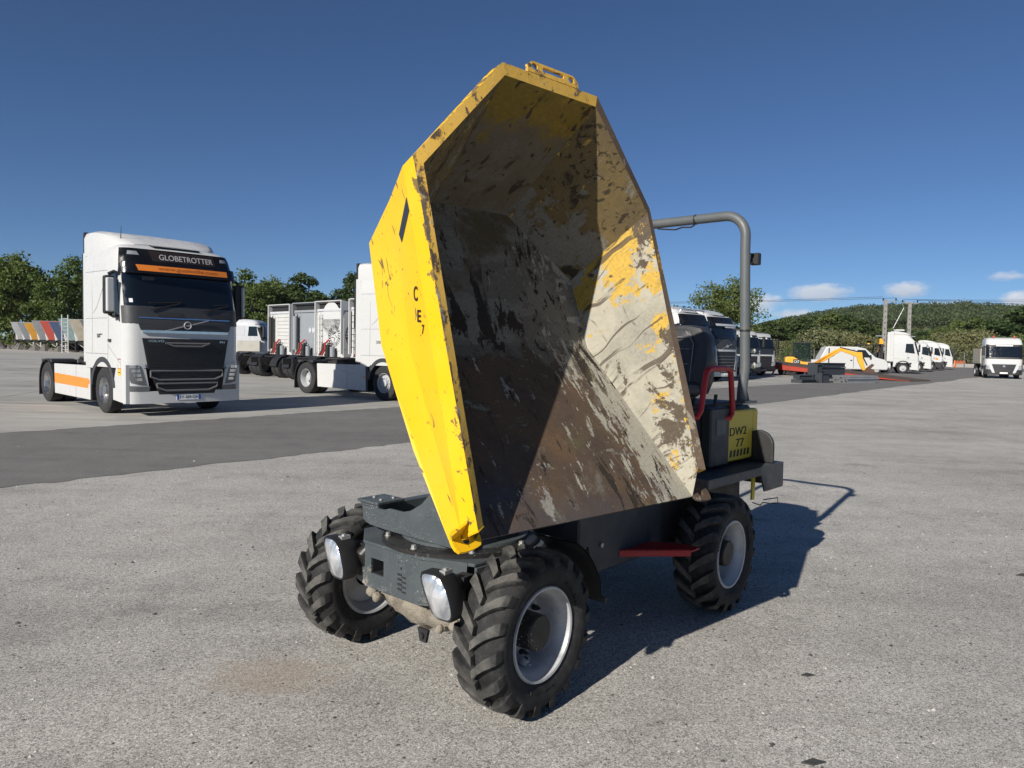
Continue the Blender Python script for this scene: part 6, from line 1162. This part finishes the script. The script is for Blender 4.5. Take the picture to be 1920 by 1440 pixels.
def quads_mesh(name, v, mat):
    n = len(v) // 4; me = bpy.data.meshes.new(name); me.vertices.add(len(v)); me.vertices.foreach_set('co', v.astype(np.float32).ravel())
    me.loops.add(len(v)); me.loops.foreach_set('vertex_index', np.arange(len(v), dtype=np.int32)); me.polygons.add(n)
    me.polygons.foreach_set('loop_start', np.arange(0, len(v), 4, dtype=np.int32)); me.polygons.foreach_set('loop_total', np.full(n, 4, dtype=np.int32)); me.materials.append(mat); me.update(); return me
TT = {}
def tree_kind(key, h, w_, trunk, lf, nclump, per, size, seed, shape='round', clear=.12):
    rng = np.random.default_rng(seed); cs = []; rs = []
    while len(cs) < nclump:
        p = rng.uniform(-1, 1, 3); q = np.linalg.norm(p)
        if q > 1 or q < .25: continue
        z = (p[2] + 1) / 2
        k = {'round': 1.0 - .35 * max(0, z - .55) / .45 - .35 * max(0, .25 - z) / .25, 'cone': 1.15 - .8 * z, 'bush': 1.0 - .5 * max(0, z - .4)}[shape]
        ang = math.atan2(p[1], p[0]); k *= 1 + .16 * math.sin(3 * ang + seed) + .1 * math.sin(5 * ang + 2 * seed + 6 * z)
        cs.append((p[0] * w_ / 2 * k, p[1] * w_ / 2 * k, h * (clear + (1 - clear) * (.04 + .9 * z)))); rs.append(rng.uniform(.07, .17) * w_)
    TT[key + 'c'] = quads_mesh('crown', leaves(cs, rs, per, size, rng), LEAF[lf])
    b = MB(); b.s = True; r_ = random.Random(seed); bend = [(0, 0)] + [(r_.uniform(-.03, .03) * h, r_.uniform(-.03, .03) * h) for _ in range(4)]
    P = [V((bend[i][0], bend[i][1], h * .8 * i / 4)) for i in range(5)]; b.tube([V((0, 0, -.1))] + P[1:], [trunk, trunk * .8, trunk * .62, trunk * .4, trunk * .15], 8)
    for k in range(0, len(cs), max(1, len(cs) // 14)):
        c_ = V(cs[k]); t_ = min(.85, max(.12, c_.z / h * .6)); i = min(3, int(t_ / .8 * 4)); p0 = P[i].lerp(P[i + 1], t_ / .8 * 4 - i) if t_ < .8 else P[4]
        b.tube([p0, p0.lerp(c_, .5) + V((0, 0, -.02 * h)), c_], [trunk * .35, trunk * .22, trunk * .07], 5)
    o = b.build('trunk', BARK); TT[key + 't'] = o.data; bpy.data.objects.remove(o)
tree_kind('walnut', 13, 11, .28, 'broad', 105, 120, .25, 11)
tree_kind('walnut2', 13, 9, .25, 'broad', 88, 115, .24, 23)
tree_kind('poplar', 13, 6.5, .25, 'dark', 100, 90, .24, 31, 'round', .04)
tree_kind('ash', 12, 11, .24, 'mid', 100, 110, .20, 47, 'round', .22)
tree_kind('wood', 13, 9, .26, 'dark', 70, 110, .40, 53, 'round', .05)
tree_kind('wood2', 12, 10, .26, 'mid', 70, 110, .40, 59, 'round', .05)
tree_kind('willow', 6, 8, .12, 'olive', 75, 110, .20, 61, 'bush', .0)
tree_kind('willow2', 5.5, 9, .12, 'olive', 75, 110, .20, 67, 'bush', .0)
tree_kind('shrub', 5, 8, .1, 'mid', 60, 110, .23, 71, 'bush', .0)
def plant(kind, name, label, x, y, h, w_=None, group=None, cat='tree', z=0.):
    base = {'walnut': (13, 11), 'walnut2': (13, 9), 'poplar': (13, 6.5), 'ash': (12, 11), 'wood': (13, 9), 'wood2': (12, 10), 'willow': (6, 8), 'willow2': (5.5, 9), 'shrub': (5, 8)}[kind]
    t = thing(name, label, cat, (x, y, z), random.uniform(0, 6.28), group); sz = h / base[0]; sw = (w_ / base[1]) if w_ else sz; t.scale = (sw, sw, sz)
    link('trunk' if cat == 'tree' else 'stem', TT[kind + 't'], t); link('crown' if cat == 'tree' else 'foliage', TT[kind + 'c'], t); return t
px2x = lambda px, Y: (px - 960) / 1390 * Y
for kind, px, Y, h, w_, lab in (('walnut', 30, 128, 16.2, 12, 'broad green tree at the left edge, behind the tipping trailers'), ('walnut2', 128, 120, 15.5, 10.5, 'green tree close to the left side of the striped white cab'), ('walnut2', -40, 135, 15, 12, 'green tree cut off by the left edge of the picture'), ('walnut', 80, 150, 12.0, 11, 'lower green tree in the gap between the two left trees'), ('walnut', 200, 140, 14, 12, 'green tree hidden behind the striped white cab'),
    ('walnut2', 470, 118, 13.6, 10, 'green tree just right of the striped white cab'), ('walnut', 515, 130, 13.0, 11, 'green tree in the middle of the group behind the cab backs'), ('poplar', 565, 124, 14.2, 9.5, 'taller dark tree behind the grey cab back'), ('walnut', 600, 150, 12, 10, 'low green tree left of the narrow dark tree'), ('poplar', 657, 130, 15.2, 7.5, 'narrow dark tree beside the big white cab'), ('walnut2', 720, 130, 14, 10, 'green tree hidden behind the raised yellow skip'), ('walnut', 420, 130, 13.5, 11, 'green tree behind the right mirror of the striped white cab'),
    ('ash', 1352, 108, 12.6, 11.6, 'airy green tree standing behind the roll bar post'), ('poplar', 1262, 150, 11.5, 5.5, 'small dark tree between the skip edge and the airy tree'), ('poplar', 1285, 155, 11, 4.5, 'slim dark tree just left of the airy tree')):
    plant(kind, 'tree', lab, px2x(px, Y), Y, h, w_, 'trees round the yard')
# belt of wood behind the fence: many trees, with olive willows and shrubs before them
rr = random.Random(12)
for i, (px, Y, top, kind) in enumerate(((1440, 200, 596, 'wood'), (1470, 215, 592, 'wood2'), (1500, 205, 588, 'wood'), (1528, 220, 586, 'wood'), (1552, 210, 582, 'wood2'), (1580, 222, 584, 'wood'), (1605, 208, 592, 'wood'), (1630, 230, 606, 'wood2'), (1655, 240, 614, 'wood'), (1690, 260, 618, 'wood2'), (1725, 250, 616, 'wood'), (1760, 262, 610, 'wood2'), (1792, 255, 596, 'wood2'), (1820, 245, 590, 'wood2'), (1848, 250, 592, 'wood'), (1872, 235, 598, 'wood2'), (1900, 180, 574, 'wood'), (1930, 175, 568, 'wood'), (1965, 190, 580, 'wood2'), (2000, 185, 575, 'wood'), (1410, 190, 612, 'wood2'), (1380, 200, 618, 'wood'), (1330, 210, 622, 'wood2'))):
    hz = 632 + .0195 * px; h = 1.6 + (hz - top) / 1390 * Y
    where = 'behind the dark tippers' if px < 1460 else 'behind the yellow excavator' if px < 1560 else 'left of the concrete poles' if px < 1650 else 'behind the white lorries' if px < 1800 else 'behind the far right lorry'
    plant(kind, 'tree', 'dark green tree in the wooded belt ' + where if kind == 'wood' else 'mid green tree in the wooded belt ' + where, px2x(px, Y), Y, h, h * rr.uniform(.85, 1.15), 'trees of the wooded belt ' + where)
for i, (px, Y, top, kind) in enumerate(((1425, 150, 640, 'shrub'), (1462, 140, 634, 'willow'), (1500, 152, 630, 'shrub'), (1535, 138, 612, 'willow'), (1570, 145, 610, 'willow2'), (1602, 140, 622, 'willow'), (1632, 150, 632, 'shrub'), (1665, 160, 640, 'willow2'), (1700, 165, 634, 'shrub'), (1742, 158, 626, 'shrub'), (1772, 150, 618, 'willow'), (1806, 148, 612, 'willow2'), (1838, 152, 616, 'willow'), (1868, 150, 628, 'shrub'), (1905, 148, 622, 'shrub'), (1950, 150, 615, 'willow'), (1395, 150, 646, 'willow'), (1480, 135, 648, 'shrub'), (1555, 132, 646, 'shrub'), (1780, 135, 640, 'willow2'), (1825, 134, 640, 'willow'))):
    hz = 632 + .0195 * px; h = 1.6 + (hz - top) / 1390 * Y
    where = 'behind the dark tippers' if px < 1450 else 'behind the yellow excavator' if px < 1550 else 'behind the white van' if px < 1650 else 'behind the white lorries' if px < 1760 else 'beyond the orange barriers' if px < 1845 else 'behind the far right lorry'
    plant(kind, 'bush', ('silvery olive bush ' if kind[0] == 'w' else 'mid green bush ') + where, px2x(px, Y), Y, h, h * rr.uniform(1.25, 1.6), 'bushes along the fence ' + where, 'bush')
# scrub under the trees at the left, too thick to count
cs, rs = [], []; rng = np.random.default_rng(5)
for i in range(130):
    k = rng.random(); px = -80 + 900 * k; Y = rng.uniform(118, 150); cs.append((px2x(px, Y), Y, rng.uniform(.3, 2.4))); rs.append(rng.uniform(1.2, 2.4))
me = quads_mesh('scrub', leaves(cs, rs, 60, .32, rng), LEAF['broad']); tag(link('scrub', me), kind='stuff')
cs, rs = [], []
for i in range(150):
    px = rng.uniform(1230, 2050); Y = rng.uniform(124, 175); cs.append((px2x(px, Y), Y, rng.uniform(.1, .9))); rs.append(rng.uniform(1., 2.0))
me = quads_mesh('rough_grass', leaves(cs, rs, 60, .26, rng, .3), leaf_mat('grass_blades', (.10, .12, .05), (.24, .235, .13))); tag(link('rough_grass', me), kind='stuff')
# hill: terrain with a wood on it and open fields at its foot
def hill_h(x, y):
    d = math.hypot(x, y); az = math.degrees(math.atan2(x, y))
    rid = np.interp(az, [2, 10, 16, 20, 22.5, 25, 28, 31, 34, 38, 44, 55], [0, 5, 22, 44, 56, 63, 65, 64, 60, 55, 44, 14])
    k = np.interp(d, [280, 420, 640, 900, 1150, 1300, 1700], [0, .04, .20, .56, .92, 1.0, .9])
    return float(rid * k + 3 * math.sin(x * .011 + y * .007) * min(1, max(0, (d - 350) / 300)))
G = []
for i in range(34):
    d = 260 + (i / 33) ** 1.3 * 1500; row = []
    for j in range(70): az = R(0 + j * 62 / 69); x, y = d * math.sin(az), d * math.cos(az); row.append(V((x, y, hill_h(x, y) + (-.4 if i == 0 else 0))))
    G.append(row)
b = MB(); b.s = True; b.grid(G); tag(b.build('hill', M_GRASS), kind='structure')
cs, rs = [], []; rng = np.random.default_rng(9); n_ = 0
while n_ < 6500:
    az = rng.uniform(1, 58); d = rng.uniform(440, 1340); x, y = d * math.sin(R(az)), d * math.cos(R(az)); h = hill_h(x, y)
    wood = .5 + .5 * math.sin(x * .013 + 1.3) * math.sin(y * .010 + .6 + x * .004)
    if d < 800 and not (wood > .64): continue
    if d < 980 and az > 24 and rng.random() > .5 and wood < .5: continue
    hh = rng.uniform(9, 17) * (1.25 if (az > 31 and d > 1200 and rng.random() < .25) else 1); n_ += 1
    cs.append((x, y, h + hh * .55)); rs.append(hh * .52)
v = leaves(cs, rs, 60, 1.35, rng, .75); tag(link('forest', quads_mesh('forest', v, leaf_mat('leaves_forest', (.034, .056, .026), (.088, .125, .055)))), kind='stuff')
# ------------------------------------------------------------------ fence, poles, wires
FW = paint('fence_wire', (.20, .21, .20), .5, .5, dirt=.2)
fp0, fp1 = V((34, 117, 0)), V((118, 124, 0)); ft = thing('wire_fence', 'grey wire mesh fence along the far side of the yard, before the bushes', 'fence', fp0, math.atan2((fp1 - fp0).y, (fp1 - fp0).x)); L_ = (fp1 - fp0).length; nseg = 30
for k in range(nseg + 1): b = MB(); b.cyl((k * L_ / nseg, 0, 0), (k * L_ / nseg, 0, 2.35), .055, 6); b.build('post', FW, ft)
b = MB()
for k in range(9): b.tube([(0, 0, .15 + k * .26), (L_, 0, .15 + k * .26)], .010, 4)
x = 0.
while x < L_: b.tube([(x, 0, .1), (x, 0, 2.25)], .006, 3); x += .35
b.build('mesh_panel', FW, ft)
b = MB(); b.bb(62, 128, 121.2, 121.8, 0, .55); o = b.build('kerb_wall', CONC); tag(o, 'low pale concrete kerb wall in front of the bushes at right', 'wall')
b = MB(); b.bb(80, 130, 126, 126.12, .8, 1.3); b.bb(80, 130, 126.3, 126.4, .0, .8); tag(b.build('rusty_rail', paint('rail_rust', (.10, .05, .03), .8, dirt=.3)), 'rusty brown rail running behind the orange barriers', 'rail')
def pole(loc, h, label, arms):
    t = thing('utility_pole', label, 'utility pole', loc, 0., 'concrete utility poles')
    b = MB(); w0, w1 = .20, .12
    for sx in (-1, 1): b.hexa([(sx * w0 - .08, -.15, 0), (sx * w0 + .08, -.15, 0), (sx * w0 + .08, .15, 0), (sx * w0 - .08, .15, 0), (sx * w1 - .07, -.1, h), (sx * w1 + .07, -.1, h), (sx * w1 + .07, .1, h), (sx * w1 - .07, .1, h)])
    k = 0
    while k * .75 < h: z = k * .75; q = w0 + (w1 - w0) * z / h; b.bb(-q, q, -.1, .1, z, z + .5); k += 1
    b.build('shaft', paint('pole_shaft', (.27, .26, .245), .9, dirt=.3), t)
    for z, hw, dx in arms: b = MB(); b.bb(dx - hw, dx + hw, -.08, .08, z - .07, z + .07); b.build('cross_arm', GALV, t)
    for z, hw, dx in arms:
        for s_ in (-1, 1): b = MB(); b.lathe([(.05, 0), (.12, .06), (.06, .12), (.12, .18), (.06, .24), (.1, .3), (0, .33)], (dx + s_ * hw * .92, 0, z + .07), (0, 0, 1), 8); b.build('insulator', CHASSIS, t)
    return t
pa = V((48.6, 97.3, 0)); pb = V((53.9, 101.3, 0))
pole(pa, 8.95, 'concrete utility pole with a low cross arm, left of the pair', [(8.75, .9, .5), (4.2, 1.1, .0)])
t = pole(pb, 9.0, 'concrete utility pole with a T top, right of the pair', [(8.85, 1.1, .0), (4.3, .8, .1)])
def wire(name, p, q, sag, label, r_=.022):
    p, q = V(p), V(q); b = MB(); b.tube([p.lerp(q, k / 16) - V((0, 0, sag * 4 * (k / 16) * (1 - k / 16))) for k in range(17)], r_, 4); tag(b.build(name, CHASSIS), label, 'wire', 'overhead wires')
for k, (dz, dx) in enumerate(((9.3, -.4), (9.2, 1.4))):
    wire('overhead_wire', (pa.x + dx, pa.y, dz), (-30, 190 + 4 * k, 14.5), 1.2, ('upper' if k == 0 else 'lower') + ' overhead wire running left from the left pole')
for k, (dz, dx) in enumerate(((9.3, -.9), (9.3, .0), (9.2, .9))):
    wire('overhead_wire', (pb.x + dx, pb.y, dz), (150 + 5 * k, 128 - 2 * k, 15.2 - 1.4 * k), .8, ('top', 'middle', 'lowest')[k] + ' overhead wire running right from the right pole')
wire('overhead_wire', (pa.x + 1.3, pa.y, 9.1), (pb.x - .9, pb.y, 9.2), .35, 'short sagging wire between the two poles')
b = MB(); b.tube([(pa.x + 2.4, pa.y, 7.9), (pa.x + 1.1, pa.y, 5.2)], .05, 6); b.tube([(pa.x + 2.4, pa.y, 7.9), (pa.x + 2.0, pa.y, 8.9)], .03, 6); tag(b.build('switch_rod', GALV), 'slanting metal rod beside the left pole', 'rod')
b = MB(); b.cyl((54.5, 105, 0), (54.5, 105, 5.2), .08, 8); b.bb(53.9, 55.1, 104.7, 105.3, 5.2, 5.35); tag(b.build('lamp_post', PLATEW), 'short white lamp post in front of the right pole', 'lamp post')

# number things of one kind that stand in a row, counted from the left as seen from the yard's open side
ORD = ('first', 'second', 'third', 'fourth', 'fifth', 'sixth', 'seventh', 'eighth', 'ninth')
byl = {}
for o in list(COL.objects):
    if o.parent is None and 'category' in o and o.get('category') in ('tree', 'bush'): byl.setdefault(o['label'], []).append(o)
for lab, os_ in byl.items():
    if len(os_) > 1:
        for k, o in enumerate(sorted(os_, key=lambda q: q.location.x / q.location.y)): o['label'] = lab.replace(' in the wooded belt', ' of the wood').replace(' green ', ' green ') + ', %s from the left' % ORD[k]
# thin summer haze over the whole yard and the hill
b = MB(); b.bb(-2000, 2000, -700, 2400, -1.1, 135); hz_ = b.build('haze', None)
hm = bpy.data.materials.new('haze_air'); hm.use_nodes = True; hn = hm.node_tree; hn.nodes.clear()
ho = hn.nodes.new('ShaderNodeOutputMaterial'); hv_ = hn.nodes.new('ShaderNodeVolumePrincipled'); hv_.inputs['Color'].default_value = (.84, .91, 1.0, 1); hv_.inputs['Density'].default_value = 0.00005; hv_.inputs['Anisotropy'].default_value = 0.3
hn.links.new(hv_.outputs[0], ho.inputs['Volume']); hz_.data.materials.append(hm); tag(hz_, kind='stuff')
